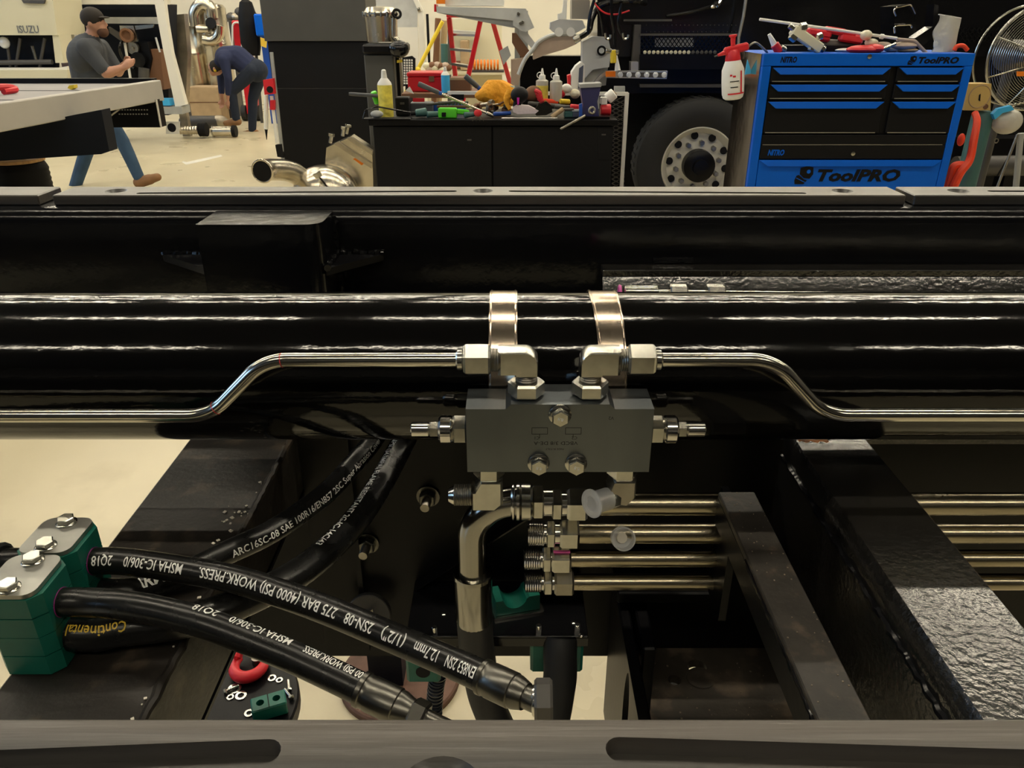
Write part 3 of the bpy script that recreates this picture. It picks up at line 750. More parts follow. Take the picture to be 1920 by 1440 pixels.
for u, v, r in ((1265, 1275, .0075), (1307, 1250, .0112)):
    c = PZ(u, v, .946); cs.append(B().cyl(c - ZA * .03, c + ZA * .02, r, n=28).build('cutter', 'black_matt'))
cut(o, cs)
B().bx(.16, .325, .42, .71, .890, .896).build('under_pan', 'black_matt', dp)
c = PZ(1313, 1272, .946)
B().lathe(c, ZA, [(0, .0165), (.0015, .0160), (.0018, .011), (.0012, .010), (.0012, .0001)], 36, None, False).build('weld_disc', 'plate_grime', dp)
random.seed(9); d = B()
for k in range(130):
    p = V((random.uniform(.155, .34), random.uniform(.47, .70), .9463)); s = random.uniform(.0005, .0022)
    d.box(p, (s, s * random.uniform(.5, 1.4), .0008), Matrix.Rotation(random.random() * 3, 3, 'Z'))
d = d.build('grit', 'grit_brown' , dp); d['kind'] = 'stuff'

# ------------------------------------------------------------------ green double clamps with printed hoses
CH = .064
def double_clamp(xc, yc, label, group):
    t = T('double_clamp', label, 'hose clamp', (xc, yc, ZL), group)
    w_, l_ = .042, .0425
    # body runs along y (bolt to bolt), hoses pass through along x
    for k in range(2):
        for h in range(2):
            z0_ = ZL + .032 * k + .016 * h
            pts = []
            x_ = w_ / 2; y_ = l_ / 2; c_ = .007
            ol = [(-x_ + c_, -y_), (x_ - c_, -y_), (x_, -y_ + c_), (x_, y_ - c_), (x_ - c_, y_), (-x_ + c_, y_), (-x_, y_ - c_), (-x_, -y_ + c_)]
            B().prism([(xc + a, yc + b_, z0_ + (.0005 if h else .0003)) for a, b_ in ol], (0, 0, .0153)).build('clamp_half', 'green_plastic', t)
    pl = B(); pts = []
    x_, y_, r = w_ / 2 - .003, l_ / 2 - .0005, .008
    for cx, cy, a0 in ((x_ - r, y_ - r, 0), (-x_ + r, y_ - r, 90), (-x_ + r, -y_ + r, 180), (x_ - r, -y_ + r, 270)):
        for k in range(6): a = radians(a0 + 18 * k); pts.append((xc + cx + r * cos(a), yc + cy + r * sin(a), ZL + CH + .0002))
    pl.prism(pts, (0, 0, .0032)); pl = pl.build('top_plate', 'zinc_plate', t)
    for s in (-1, 1): hexbolt(pl, (xc, yc + s * .0138, ZL + CH + .0034), ZA, .0062, .0052, .0072)
    return t
def hose(name, label, pts, r, k=14, m='hose_rubber', group=None):
    path = spline(pts, k); t = T(name, label, 'hose', path[0], group)
    B().tube(path, r, 24).build('rubber', m, t)
    return t, path
pf = PZ(58, 1205, ZL + .02); 
cf = double_clamp(-.3247, .4045, 'green double hose clamp standing clear of the other, its lower hose printed in yellow', None)
cr = double_clamp(-.3247, .4480, 'green double hose clamp with two bolts standing behind the other, near the wrapped hose', None)
zu, zlw = ZL + .044, ZL + .016
HR = .0098
tocam = lambda c: (CAM - c).normalized()
def crimp(t, a, e, r):
    a, e = V(a), V(e); d = (e - a); L = d.length
    B().lathe(a, d, [(0, r * 1.02), (.0008, r * 1.14), (L * .10, r * 1.14), (L * .12, r * 1.08), (L * .2, r * 1.08), (L * .22, r * 1.12), (L * .72, r * 1.12), (L * .74, r * 1.05), (L * .8, r * 1.05), (L, r * .85)], 32).build('ferrule', 'ferrule_dark', t)
h1, p1 = hose('printed_hose', 'black rubber hose printed 275 BAR from the rear green clamp to a loose hex nut', [V((-.344, .448, zu)), V((-.304, .448, zu)), V((-.285, .4478, zu)), P(300, 1061, .443), P(431, 1084, .433), P(530, 1114, .420), P(626, 1149, .405), P(743, 1198, .384), P(860, 1248, .362), P(908, 1270, .352)], HR)
L1 = sum((p1[i + 1] - p1[i]).length for i in range(len(p1) - 1))
e0 = p1[-1]; dv = (p1[-1] - p1[-3]).normalized()
crimp(h1, e0 - dv * .002, e0 + dv * .030, HR)
B().cyl(e0 + dv * .028, e0 + dv * .040, .0070).build('stem', 'ferrule_dark', h1)
d2_ = (dv + V((.15, .5, 0))).normalized()
B().hex(e0 + dv * .036, e0 + dv * .036 + d2_ * .011, .0132, ZA).build('nut', 'dark_steel', h1)
B().torus(e0 + dv * .036, d2_, .0075, .0016, 24, 8).build('nut_lip', 'turned_steel', h1)
def place_prints(h, path, L, items, face, size, r, m='print_white', bold=.012):
    # items: (text, start px u, end px u): located along the hose by matching picture columns
    def s_at(u):
        cum = 0; best = (1e9, 0)
        for i in range(len(path)):
            if i: cum += (path[i] - path[i - 1]).length
            d_ = path[i] - CAM; uu = 960 + FPX * d_.x / d_.dot(FWD)
            if abs(uu - u) < best[0]: best = (abs(uu - u), cum)
        return best[1]
    for txt, ua, ue in items:
        a, e = s_at(ua), s_at(ue)
        hose_text('lettering', txt, path, r, a, size, face, m, h, rev=(e < a), bold=bold, width=abs(e - a))
face1 = lambda c: (tocam(c) + V((0, -.10, .05))).normalized()
place_prints(h1, p1, L1, [('EN853 2SN', 903, 846), ('12.7mm', 832, 785), ('(1/2")', 770, 730), ('2SN-08', 713, 660), ('275 BAR (4000 PSI) WORK.PRESS.', 644, 386), ('MSHA IC-306/0', 358, 245), ('2Q18', 223, 186)], face1, .0072, HR)
h2, p2 = hose('printed_hose', 'black rubber hose from the front green clamp to a crimped ferrule above the near rail', [V((-.344, .4045, zu)), V((-.304, .4045, zu)), V((-.285, .4042, zu)), P(230, 1134, .398), P(312, 1149, .391), P(390, 1170, .383), P(468, 1199, .374), P(548, 1231, .364), P(626, 1267, .353), P(690, 1298, .344)], HR)
e0 = p2[-1]; dv = (p2[-1] - p2[-3]).normalized()
crimp(h2, e0 - dv * .006, e0 + dv * .030, HR)
B().hex(e0 + dv * .030, e0 + dv * .040, .0105, ZA).build('nut', 'ferrule_dark', h2)
B().cyl(e0 + dv * .040, e0 + dv * .070, .0065).build('stem', 'ferrule_dark', h2)
face2 = lambda c: (tocam(c) + V((.1, .75, .25))).normalized()
place_prints(h2, p2, 0, [('(4000 PSI) WORK.PRESS.', 722, 566), ('MSHA IC-306/0', 545, 428), ('2Q18', 405, 364)], face2, .0062, HR)
# lower hoses
h3, p3 = hose('abrasion_hose', 'black hose printed Super Abrasion Cover, rising from the rear green clamp past the cylinder', [V((-.344, .448, zlw)), V((-.304, .448, zlw)), V((-.285, .4482, zlw)), PZ(262, 1102, 1.2630), PZ(345, 1075, 1.2640), PZ(431, 1034, 1.2640), PZ(509, 997, 1.262), PZ(587, 944, 1.262), PZ(626, 911, 1.264), PZ(665, 867, 1.268), PZ(698, 828, 1.272), P(735, 770, .70)], .0098)
place_prints(h3, p3, 0, [('ARC16SC-08 SAE 100R16/EN857 2SC Super Abrasion Cover 1/2"', 424, 710)], lambda c: (tocam(c) + V((.35, -.25, -.15))).normalized(), .0060, .0098)
place_prints(h3, p3, 0, [('ARM', 252, 312)], lambda c: (tocam(c) + V((-.05, .35, .15))).normalized(), .0085, .0098, bold=.03)
place_prints(h3, p3, 0, [('ContiTech', 178, 240)], lambda c: (tocam(c) + V((0, -.1, 0))).normalized(), .0042, .0098, 'print_yellow')
h4, p4 = hose('flame_resistant_hose', 'black hose printed FLAME RESISTANT rising from the front green clamp past the cylinder', [V((-.344, .4045, zlw)), V((-.304, .4045, zlw)), V((-.285, .4045, zlw)), PZ(230, 1180, 1.2665), PZ(330, 1168, 1.2665), PZ(410, 1146, 1.266), PZ(490, 1112, 1.262), PZ(560, 1074, 1.258), PZ(620, 1026, 1.256), PZ(672, 970, 1.256), PZ(715, 905, 1.26), PZ(750, 840, 1.266), P(785, 770, .69)], .0118)
place_prints(h4, p4, 0, [('NPSI (34.5MPA) FLAME RESISTANT 2G-IC-14C/43', 752, 598)], lambda c: (tocam(c) + V((-.60, .1, .2))).normalized(), .0058, .0118)
place_prints(h4, p4, 0, [('Continental', 250, 140)], lambda c: (tocam(c) + V((0, .15, .05))).normalized(), .0075, .0118, 'print_yellow')
# hoses leaving the clamps away from the frame
for y, z, nm, wrap in ((.448, zu, 'black hose with spiral wrap entering the rear green clamp', True), (.448, zlw, 'plain black hose entering the rear green clamp low down', False), (.4045, zlw, 'plain black hose entering the front green clamp low down', False)):
    t = T('hose', nm, 'hose', (-.36, y, z))
    pts = spline([V((-.3475, y, z)), V((-.37, y, z)), V((-.45, y + .01, z - .01)), V((-.6, y + .03, z - .03)), V((-.9, y + .02, z - .10))], 10)
    B().tube(pts, HR * .95, 20).build('rubber', 'hose_rubber', t)
    if wrap:
        pa = []; n = 260
        for i in range(n):
            f = i / n; k = 10 + f * (len(pts) - 12); a = pts[int(k)].lerp(pts[int(k) + 1], k - int(k)); th = 2 * pi * i / 14
            pa.append(a + V((0, cos(th), sin(th))) * (HR + .0012))
        B().tube(pa, .0028, 6).build('spiral_wrap', 'hose_matt', t)
    else:
        B().torus(pts[3], XA, HR * .98, .0012, 20, 6).build('clip_ring', 'hose_matt', t)
for y, lab in ((.448, 'thin magenta paint ring'), (.4045, 'thin magenta paint ring')):
    o = B().torus((-.3033, y, zu), XA, HR, .0004, 24, 6).build('paint_ring', 'ring_ink', h1 if y > .42 else h2)

# near rail and packer
nr = T('chassis_rail', 'near black box-section rail under the slotted grey packer strip', 'chassis rail', (0, .13, 1.25))
B().prism([(-2.6, y, z) for y, z in round_rect(.075, .158, 1.26, RZ, .014)], (5.2, 0, 0)).build('beam', 'black_gloss', nr, 25)
ynf, ynn = .1655, .1135
nx = lambda u, v, : PZ(u, v, 1.460).x
packer(-1.2, 1.2, ynn, ynf, 1.460, [nx(826, 1475)], [(-.30, PZ(0, 1438, 1.46).y - .006, nx(500, 1405), PZ(500, 1409, 1.46).y), (nx(1163, 1405), PZ(1160, 1405, 1.46).y, .30, PZ(1900, 1438, 1.46).y - .004)],
       'broad scuffed grey-black packer strip with two long slots on the near rail')

# things seen below through the frame
st = T('work_stool', 'round black stool top holding washers and a red cutter', 'stool', (P(400, 1320, 1.0).x, 1.0, 0))
c = PZ(395, 1325, .60); c0 = c.copy()
st.location = (c.x, c.y, 0); WL[st.name] = V((c.x, c.y, 0))
B().lathe((c.x, c.y, .57), ZA, [(0, .138), (.004, .145), (.026, .145), (.030, .142)], 48).build('seat', 'black_satin', st)
B().cyl((c.x, c.y, .06), (c.x, c.y, .57), .025).build('column', 'chrome', st)
for k in range(5):
    a = 2 * pi * k / 5; B().bar((c.x, c.y, .06), (c.x + .24 * cos(a), c.y + .24 * sin(a), .035), .03, .025).build('foot', 'black_matt', st)
    B().ball((c.x + .24 * cos(a), c.y + .24 * sin(a), .0245), .0245, 12, 8).build('castor', 'tyre', st)
zs = .60
for u, v, r in ((440, 1292, .0115), (452, 1305, .0095), (510, 1272, .0075), (524, 1276, .006), (467, 1338, .0078), (432, 1308, .0062)):
    p = PZ(u, v, zs); o = B().lathe(p, ZA, [(0, r * .55), (0, r), (.0018, r), (.0018, r * .55), (0, r * .55)], 24, None, False).build('washer', 'zinc')
    tag(o, 'loose zinc washer lying on the round black stool', 'washer', 'washers on the stool')
for u, v, a in ((420, 1302, .6), (543, 1300, 1.9), (548, 1313, 2.3)):
    p = PZ(u, v, zs) + ZA * .005; d = V((cos(a), sin(a), 0)); t = T('bolt', 'small zinc bolt lying on the round black stool', 'bolt', p, 'bolts on the stool')
    B().hex(p, p + d * .005, .0049, ZA).build('head', 'zinc', t); B().thread(p + d * .005, p + d * .026, .0026).build('shank', 'zinc', t)
p = PZ(507, 1335, zs); R_ = Matrix.Rotation(radians(22), 3, 'Z')
t = T('clamp_half', 'bright green clamp half with two holes lying on the black stool', 'pipe clamp', p)
o = B().box(p + ZA * .014, (.056, .032, .026), R_, .002).build('body', 'green_plastic', t)
cut(o, [B().cyl(p + R_ @ V((s * .013, 0, .012)), p + R_ @ V((s * .013, 0, .05)), .0065, n=20).build('cutter', 'green_plastic') for s in (-1, 1)])
B().box(p + R_ @ V((0, 0, .0275)), (.0015, .030, .0010), R_).build('seam', 'black_matt', t)
t = T('pipe_cutter', 'red C-shaped pipe cutter lying on the round black stool', 'pipe cutter', PZ(465, 1285, zs))
c = PZ(470, 1255, zs) + ZA * .012
B().tube([c + V((.026 * cos(radians(a)), .030 * sin(radians(a)), 0)) for a in range(150, 391, 12)], [.007 + .004 * sin(pi * k / 20) for k in range(21)], 12).build('jaw', 'red_plastic', t)
B().bar(c + V((-.024, .005, .004)), c + V((-.020, .075, .045)), .024, .012, XA, .004).build('handle', 'red_plastic', t)
B().cyl(c + V((.010, .010, -.008)), c + V((.010, .010, .006)), .009).build('cutting_wheel', 'zinc_dull', t)
sx = PZ(750, 1262, .02)
t = T('axle_stand', 'dark square axle stand on a round brown base below the frame', 'axle stand', (sx.x, sx.y, 0))
B().lathe((sx.x, sx.y, 0), ZA, [(0, .165), (.016, .165), (.020, .160)], 48).build('base', 'rust_brown', t)
px_ = PZ(702, 1262, .6)
B().bar((sx.x - .03, sx.y, .02), (sx.x - .03, sx.y, .9), .09, .09, XA).build('post', 'navy_dark', t)
B().bx(sx.x - .09, sx.x + .03, sx.y - .06, sx.y + .06, .9, .93, .004).build('saddle', 'navy_dark', t)
t = T('spiral_hose', 'navy spiral-wrapped hose hanging below the printed hose end', 'hose', P(815, 1300, .70))
pts = spline([P(822, 1262, .655), P(816, 1300, .66), P(814, 1345, .66), P(812, 1420, .66)], 10)
B().tube(pts, .0075, 14).build('rubber', 'navy_wrap', t)
pa = []
for i in range(300):
    f = i / 300 * (len(pts) - 2); a = pts[int(f)].lerp(pts[int(f) + 1], f - int(f)); th = 2 * pi * i / 16; pa.append(a + V((cos(th), sin(th), 0)) * .008)
B().tube(pa, .0022, 6).build('spiral_wrap', 'navy_wrap', t)
# ------------------------------------------------------------------ workshop behind: left half
def part(t, name, m, fn, smooth=35):
    b = B(); fn(b); return b.build(name, m, t, smooth)
def S(t, name, m, px, y, th): return B().slab(px, y, th).build(name, m, t)
def rect(u0, v0, u1, v1): return [(u0, v0), (u1, v0), (u1, v1), (u0, v1)]
def mark(name, pts, m='white_paint'):
    fl = bpy.data.objects['floor']; return B().prism([PZ(u, v, .0005) for u, v in pts], (0, 0, .0008)).build(name, m, fl)
mark('paint_mark', [(341, 304), (349, 309), (372, 304), (417, 293), (414, 290), (368, 300), (350, 304), (343, 302)])

# cream truck front
y = 10.6
tr = T('truck_cab', 'cream truck cab front with metal letters and an open black grille', 'truck', (P(0, 150, y).x, y, 0))
S(tr, 'front_panel', 'cream_paint', [(-260, -60), (94, -60), (100, 10), (108, 66), (-260, 66)], y, .7)
S(tr, 'corner_pillar', 'cream_paint', [(98, 66), (110, 66), (120, 118), (104, 118)], y + .02, .3)
S(tr, 'grille_opening', 'navy_dark', rect(-200, 66, 104, 134), y + .25, .1)
bm = S(tr, 'bumper', 'cream_paint', [(-260, 133), (126, 131), (128, 150), (-260, 152)], y - .12, .35)
S(tr, 'bumper_lip', 'white_paint', [(-260, 128), (105, 128), (126, 124), (126, 131), (-260, 134)], y - .05, .2)
for i, (a, b_) in enumerate((((12, 70), (20, 128)), ((38, 72), (30, 126)), ((60, 86), (68, 112)), ((84, 72), (74, 128)))):
    part(tr, 'grille_bar', 'dark_steel' if i != 2 else 'zinc', lambda q: q.cyl(P(*a, y + .15), P(*b_, y + .15), .02, n=10))
part(tr, 'cross_tube', 'dark_steel', lambda q: q.cyl(P(-60, 118, y + .12), P(98, 116, y + .12), .03, n=12))
part(tr, 'headlamp', 'lens_clear', lambda q: q.ball(P(8, 80, y + .1), (.07, .05, .07), 16, 8))
flat_text('lettering', 'ISUZU', P(53, 55, y), XA, ZA, 13 * mpp(P(53, 55, y)), 'zinc_dull', tr, width=40 * mpp(P(53, 55, y)), bold=.02, lift=.006)
S(tr, 'roof_trim', 'dark_steel', [(40, 0), (84, 0), (82, 7), (44, 6)], y - .03, .04)

y = 11.6
po = T('post', 'dark mauve steel post beside the cream truck cab', 'post', (P(115, 100, y).x, y, 0))
part(po, 'column', 'mauve', lambda q: q.bx(P(101, 60, y).x, P(129, 60, y).x, y, y + .2, 0, 4))
part(po, 'guard_strip', 'blue_paint', lambda q: q.slab(rect(118, 84, 127, 98), y - .01, .012))
# opened truck front with exposed engine
y = 11.4
ot = T('stripped_truck', 'stripped white truck front with its black engine bay exposed', 'truck', (P(220, 215, y).x, y, 0))
S(ot, 'engine_bay', 'navy_dark', rect(132, 8, 316, 216), y + .5, .3)
S(ot, 'header_beam', 'white_paint', [(118, -30), (310, -30), (305, 8), (128, 8)], y, .25)
S(ot, 'side_pillar', 'white_paint', [(113, -10), (128, -10), (140, 74), (131, 76)], y - .05, .12)
S(ot, 'leaning_panel', 'white_paint', [(287, -10), (306, -10), (312, 40), (322, 100), (348, 196), (329, 202), (306, 95)], y - .05, .1)
S(ot, 'cross_beam', 'grey_light', [(185, 32), (296, 32), (296, 45), (190, 44)], y + .2, .12)
S(ot, 'duct_plate', 'dark_steel', [(203, 50), (230, 66), (228, 78), (206, 62)], y + .1, .05)
S(ot, 'horn_frame', 'zinc', [(224, 48), (250, 48), (258, 78), (228, 80)], y + .1, .04)
part(ot, 'horn', 'brown', lambda q: q.lathe(P(240, 66, y + .08), (0, -1, 0), [(0, .085), (.06, .09), (.06, .065), (.02, .05), (.02, .001)], 20, None, False))
part(ot, 'engine_block', 'black_satin', lambda q: q.slab([(238, 82), (276, 78), (284, 110), (276, 150), (242, 150)], y + .2, .4))
part(ot, 'pulley', 'zinc_dull', lambda q: q.lathe(P(251, 90, y + .18), (0, -1, 0), [(0, .08), (.05, .08), (.05, .03), (.08, .03)], 20))
part(ot, 'fan_pulley', 'black_gloss', lambda q: q.lathe(P(262, 112, y + .18), (0, -1, 0), [(0, .1), (.06, .1), (.06, .04)], 20))
part(ot, 'white_rod', 'white_plastic', lambda q: q.cyl(P(234, 80, y + .1), P(245, 150, y + .1), .018, n=10))
part(ot, 'blue_rod', 'lens_clear', lambda q: q.cyl(P(292, 70, y + .1), P(300, 98, y + .1), .014, n=10))
part(ot, 'bracket_plate', 'zinc', lambda q: q.slab([(252, 48), (288, 46), (286, 52), (254, 56)], y + .12, .03))
part(ot, 'brown_tank', 'brown', lambda q: q.slab([(282, 92), (300, 94), (308, 168), (276, 168)], y + .25, .3))
part(ot, 'hose', 'black_gloss', lambda q: q.tube(spline([P(232, 72, y + .1), P(224, 90, y), P(232, 112, y + .1), P(252, 128, y + .1)]), .02, 8))
part(ot, 'filter_pot', 'dark_steel', lambda q: q.cyl(P(270, 150, y + .1), P(270, 128, y + .1), .07, n=16))
part(ot, 'blue_tray', 'blue_bright', lambda q: q.slab([(294, 186), (316, 186), (320, 198), (298, 198)], y - .1, .2))
S(ot, 'step_guard', 'grey_paint', [(296, 200), (340, 200), (342, 214), (296, 214)], y - .1, .3)
# tall stainless panel and exhaust canisters
y = 12.3
sp = T('stainless_panel', 'tall bent stainless panel with bolt holes leaning by the stripped truck', 'panel', (P(330, 205, y).x, y, 0))
S(sp, 'sheet', 'stainless_dull', [(307, 30), (345, 26), (352, 100), (348, 200), (334, 205), (318, 110)], y, .15)
part(sp, 'foot', 'stainless_dull', lambda q: q.bx(P(333, 205, y).x, P(347, 205, y).x, y + .02, y + .12, 0, P(340, 202, y).z))
for u, v in ((322, 81), (325, 108), (328, 120), (333, 160)): part(sp, 'bolt_hole', 'black_matt', lambda q: q.cyl(P(u, v, y - .004), P(u, v, y + .01), .02, n=12))
ex = T('exhaust_canister', 'tall stainless exhaust canisters with looping pipes behind the cardboard box', 'exhaust', (P(395, 166, 14.9).x, 14.9, 0))
y = 14.9
k = mpp(P(390, 100, y))
def can(t, u, v0, v1, rpx, m='stainless', name='canister', y=14.9):
    a, e = P(u, v1, y), P(u, v0, y); r = rpx * mpp(a); l = e.z - a.z
    return B().lathe((a.x, y, a.z), ZA, [(0, r * .9), (r * .1, r), (l * .48, r), (l * .5, r * 1.04), (l * .54, r * 1.04), (l * .56, r), (l - r * .3, r), (l - r * .1, r * .85), (l, r * .4)], 32).build(name, m, t)
can(ex, 371, 40, 165, 25); can(ex, 418, 6, 165, 25, 'stainless')
part(ex, 'loop_pipe', 'stainless', lambda q: q.tube(spline([P(368, 50, y - .25), P(366, 24, y - .25), P(378, 8, y - .25), P(394, 14, y - .25), P(398, 34, y - .25)], 8), .105, 18))
part(ex, 'elbow_pipe', 'stainless', lambda q: q.tube(spline([P(370, 54, y - .3), P(392, 55, y - .3)], 4), .07, 16))
part(ex, 'branch_pipe', 'stainless', lambda q: q.tube(spline([P(412, 48, y - .3), P(410, 66, y - .3), P(398, 76, y - .3), P(382, 74, y - .3)], 8), .088, 16))
part(ex, 'pipe_mouth', 'black_matt', lambda q: q.lathe(P(396, 44, y - .36), (0, -1, .2), [(0, .09), (.03, .09)], 20))
part(ex, 'label_plate', 'print_white', lambda q: q.slab(rect(335, 88, 346, 98), y - .2, .01))
part(ex, 'stand_frame', 'dark_steel', lambda q: q.bx(P(352, 166, y).x, P(440, 166, y).x, y - .2, y + .3, 0, P(352, 166, y).z))
a, e = P(350, 163, 14.2), P(416, 217, 14.2)
cb = T('cardboard_box', 'closed cardboard box standing under the exhaust canisters', 'box', ((a.x + e.x) / 2, 14.4, 0))
B().bx(a.x, e.x, 14.2, 14.6, 0.0, a.z, .01).build('carton', 'cardboard', cb)
B().bx(a.x, e.x, 14.195, 14.20, a.z * .55, a.z * .57).build('flap_seam', 'brown', cb)
# pipe fittings on the floor
y = 12.3
fp = T('flanged_pipe', 'stainless flex pipe with a square white flange lying on the floor', 'pipe', (P(330, 252, y).x, y, 0))
c = P(323, 239, y - .2); k = mpp(c)
o = B().slab(rect(311, 228, 336, 251), y - .22, .03).build('flange', 'white_paint', fp)
part(fp, 'mouth', 'black_matt', lambda q: q.cyl(c + V((0, -.022, 0)), c + V((0, .03, 0)), 8 * k, n=20))
part(fp, 'flex_sleeve', 'stainless', lambda q: q.lathe(P(336, 244, y - .15), XA, [(.02 * i, .055 + .008 * (i % 2)) for i in range(18)], 18))
part(fp, 'collar', 'black_matt', lambda q: q.cyl(P(374, 243, y - .15), P(388, 243, y - .15), .10, n=20))
ep = T('elbow_pipe', 'shiny stainless elbow pipe lying on the floor near the bending person', 'pipe', (P(420, 255, y).x, y, 0))
part(ep, 'pipe', 'stainless', lambda q: q.cyl(P(398, 246, y - .1), P(436, 246, y - .1), .075, n=20))
part(ep, 'mouth', 'black_matt', lambda q: q.cyl(P(436, 246, y - .1), P(443, 246, y - .1), .085, n=20))
part(ep, 'rim', 'zinc', lambda q: q.torus(P(400, 246, y - .1), XA, .078, .012, 20, 8))
dk = T('exhaust_muffler', 'dark exhaust muffler lying on the floor behind the pipes', 'exhaust', (P(390, 240, 13.0).x, 13.0, 0))
part(dk, 'drum', 'dark_steel', lambda q: q.lathe(P(338, 229, 13.0), XA, [(0, .06), (.06, .1), (.62, .1), (.66, .06)], 20))
part(dk, 'clamp_ring', 'stainless', lambda q: q.torus(P(352, 229, 13.0), XA, .1, .015, 20, 8))
part(dk, 'tail', 'stainless_dull', lambda q: q.ball(P(412, 228, 13.0), (.14, .1, .1), 16, 10))
# coat, bin, trolley behind the bending person
y = 14.2
ht_ = T('hand_trolley', 'red hand trolley with a white hoop handle by the white wall', 'trolley', (P(452, 95, y).x, y, 0))
part(ht_, 'body', 'red_paint', lambda q: q.bx(P(436, 60, y).x, P(466, 60, y).x, y, y + .3, P(450, 96, y).z, P(450, 38, y).z, .02))
part(ht_, 'hoop', 'white_plastic', lambda q: q.tube(fillet([P(436, 96, y - .05), P(436, 42, y - .05), P(452, 42, y - .05), P(454, 96, y - .05)], .08), .016, 8))
part(ht_, 'frame', 'red_paint', lambda q: q.bx(P(440, 60, y).x, P(462, 60, y).x, y + .05, y + .2, .12, P(450, 96, y).z))
for u in (438, 464): part(ht_, 'wheel', 'tyre', lambda q: q.cyl((P(u, 90, y).x - .04, y + .12, .13), (P(u, 90, y).x + .04, y + .12, .13), .13, n=20))
hk = T('coat_rack', 'black coat hanging on a rack beside a blue bin', 'coat', (P(475, 100, 14).x, 14, 0))
part(hk, 'coat', 'black_matt', lambda q: q.lathe(P(474, 104, 14), ZA, [(0, .12), (.2, .17), (.6, .15), (.8, .10), (.85, .03)], 14))
part(hk, 'pole', 'dark_steel', lambda q: q.cyl((P(474, 100, 14).x, 14, 0), (P(474, 24, 14).x, 14, P(474, 24, 14).z), .025, n=10))
a = P(480, 68, 13.6); e = P(500, 26, 13.6)
bb = T('blue_bin', 'bright blue plastic bin on a shelf post beside the black cabinet', 'bin', (a.x, 13.6, a.z))
part(bb, 'bin', 'blue_paint', lambda q: q.bx(a.x, e.x, 13.6, 13.9, a.z, e.z, .02))
part(bb, 'post', 'blue_plastic', lambda q: q.bx(a.x - .02, a.x + .12, 13.9, 14.0, 0, e.z))
part(bb, 'label', 'print_yellow', lambda q: q.slab([(488, 70), (500, 74), (499, 90), (489, 86)], 13.58, .02))
rg = T('rag_heap', 'heap of dull brown rags on the wall shelf above the red trolley', 'rags', P(452, 38, 15.8))
random.seed(2)
S(rg, 'shelf', 'dark_steel', rect(425, 38, 482, 41), 15.6, .4); part(rg, 'upright', 'dark_steel', lambda q: q.bx(P(428, 40, 15.8).x, P(428, 40, 15.8).x + .05, 15.8, 15.85, 0, P(428, 39, 15.8).z))
for i in range(6):
    c = P(434 + 8 * i, 28 + random.uniform(-6, 5), 15.8); part(rg, 'rag', 'stainless_dull' if i % 2 else 'dark_steel', lambda q: q.ball(c, (.10, .1, .085), 9, 6))

# flatbed
xa, ya = P(295, 150, 6.6).x, 6.6
zf = P(295, 150, 6.6).z
fb = T('flatbed', 'flatbed tray with a pale edge beam, grey deck and black side guards', 'flatbed', (xa - 1.3, 5.4, 0))
th_ = .155
part(fb, 'edge_beam', 'tray_edge', lambda q: q.bar((xa - .28, 3.6, zf - th_ / 2), (xa, ya, zf - th_ / 2), .06, th_, ZA, .006))
part(fb, 'deck', 'grey_deck', lambda q: q.prism([(xa - .31, 3.6, zf - .06), (xa - .03, ya, zf - .06), (xa - 2.6, ya, zf - .06), (xa - 2.6, 3.6, zf - .06)], (0, 0, .035)))
part(fb, 'rear_beam', 'black_satin', lambda q: q.bx(xa - 2.6, xa - .02, ya - .02, ya + .04, zf - th_, zf + .012))
for i in range(2):
    yy = (5.2, 5.9)[i]; part(fb, 'deck_seam', 'black_matt', lambda q: q.bx(xa - 2.6, xa - .30 + .1 * i, yy, yy + .02, zf - .025, zf - .023))
part(fb, 'side_guard', 'navy_dark', lambda q: q.slab([(-420, 330), (-420, 230), (0, 242), (190, 206), (205, 284), (190, 289)], 5.3, .12))
part(fb, 'mudguard', 'black_satin', lambda q: q.slab([(192, 205), (292, 187), (301, 239), (199, 239)], 6.45, .12))
part(fb, 'mudguard_trim', 'white_paint', lambda q: q.tube([P(293, 187, 6.44), P(298, 215, 6.44), P(302, 238, 6.44)], .008, 8))
part(fb, 'stay', 'alu', lambda q: q.cyl(P(195, 227, 6.42), P(222, 206, 6.42), .007, n=8))
for i in range(11):
    for j in range(2): c = P(224 + 5.2 * i, 206 + 8 * j, 6.448); part(fb, 'rivet', 'grey_light', lambda q: q.box(c, (.010, .006, .008)))
for k_, yy in ((-.6, 4.6), (-2.0, 4.6), (-.6, 6.2), (-2.0, 6.2)):
    part(fb, 'leg', 'black_satin', lambda q: q.bx(xa + k_ - .72, xa + k_ - .60, yy, yy + .12, 0, zf - .06))
c = P(10, 160, 5.6)
o = B().tube(spline([P(-30, 160, 5.5), P(0, 155, 5.6), P(20, 156, 5.7), P(26, 160, 5.7), P(4, 163, 5.6)], 6), .022, 8).build('ratchet_strap', 'red_plastic'); tag(o, 'crumpled red strap lying on the grey flatbed deck', 'strap')
o.location.z = zf - .0255
o = B().slab([(127, 168), (130, 163), (139, 162), (140, 168), (134, 171)], 6.0, .05).build('chalk_block', 'yellow'); tag(o, 'small yellow block lying by the flatbed edge beam', 'block'); o.location.z = zf - .025
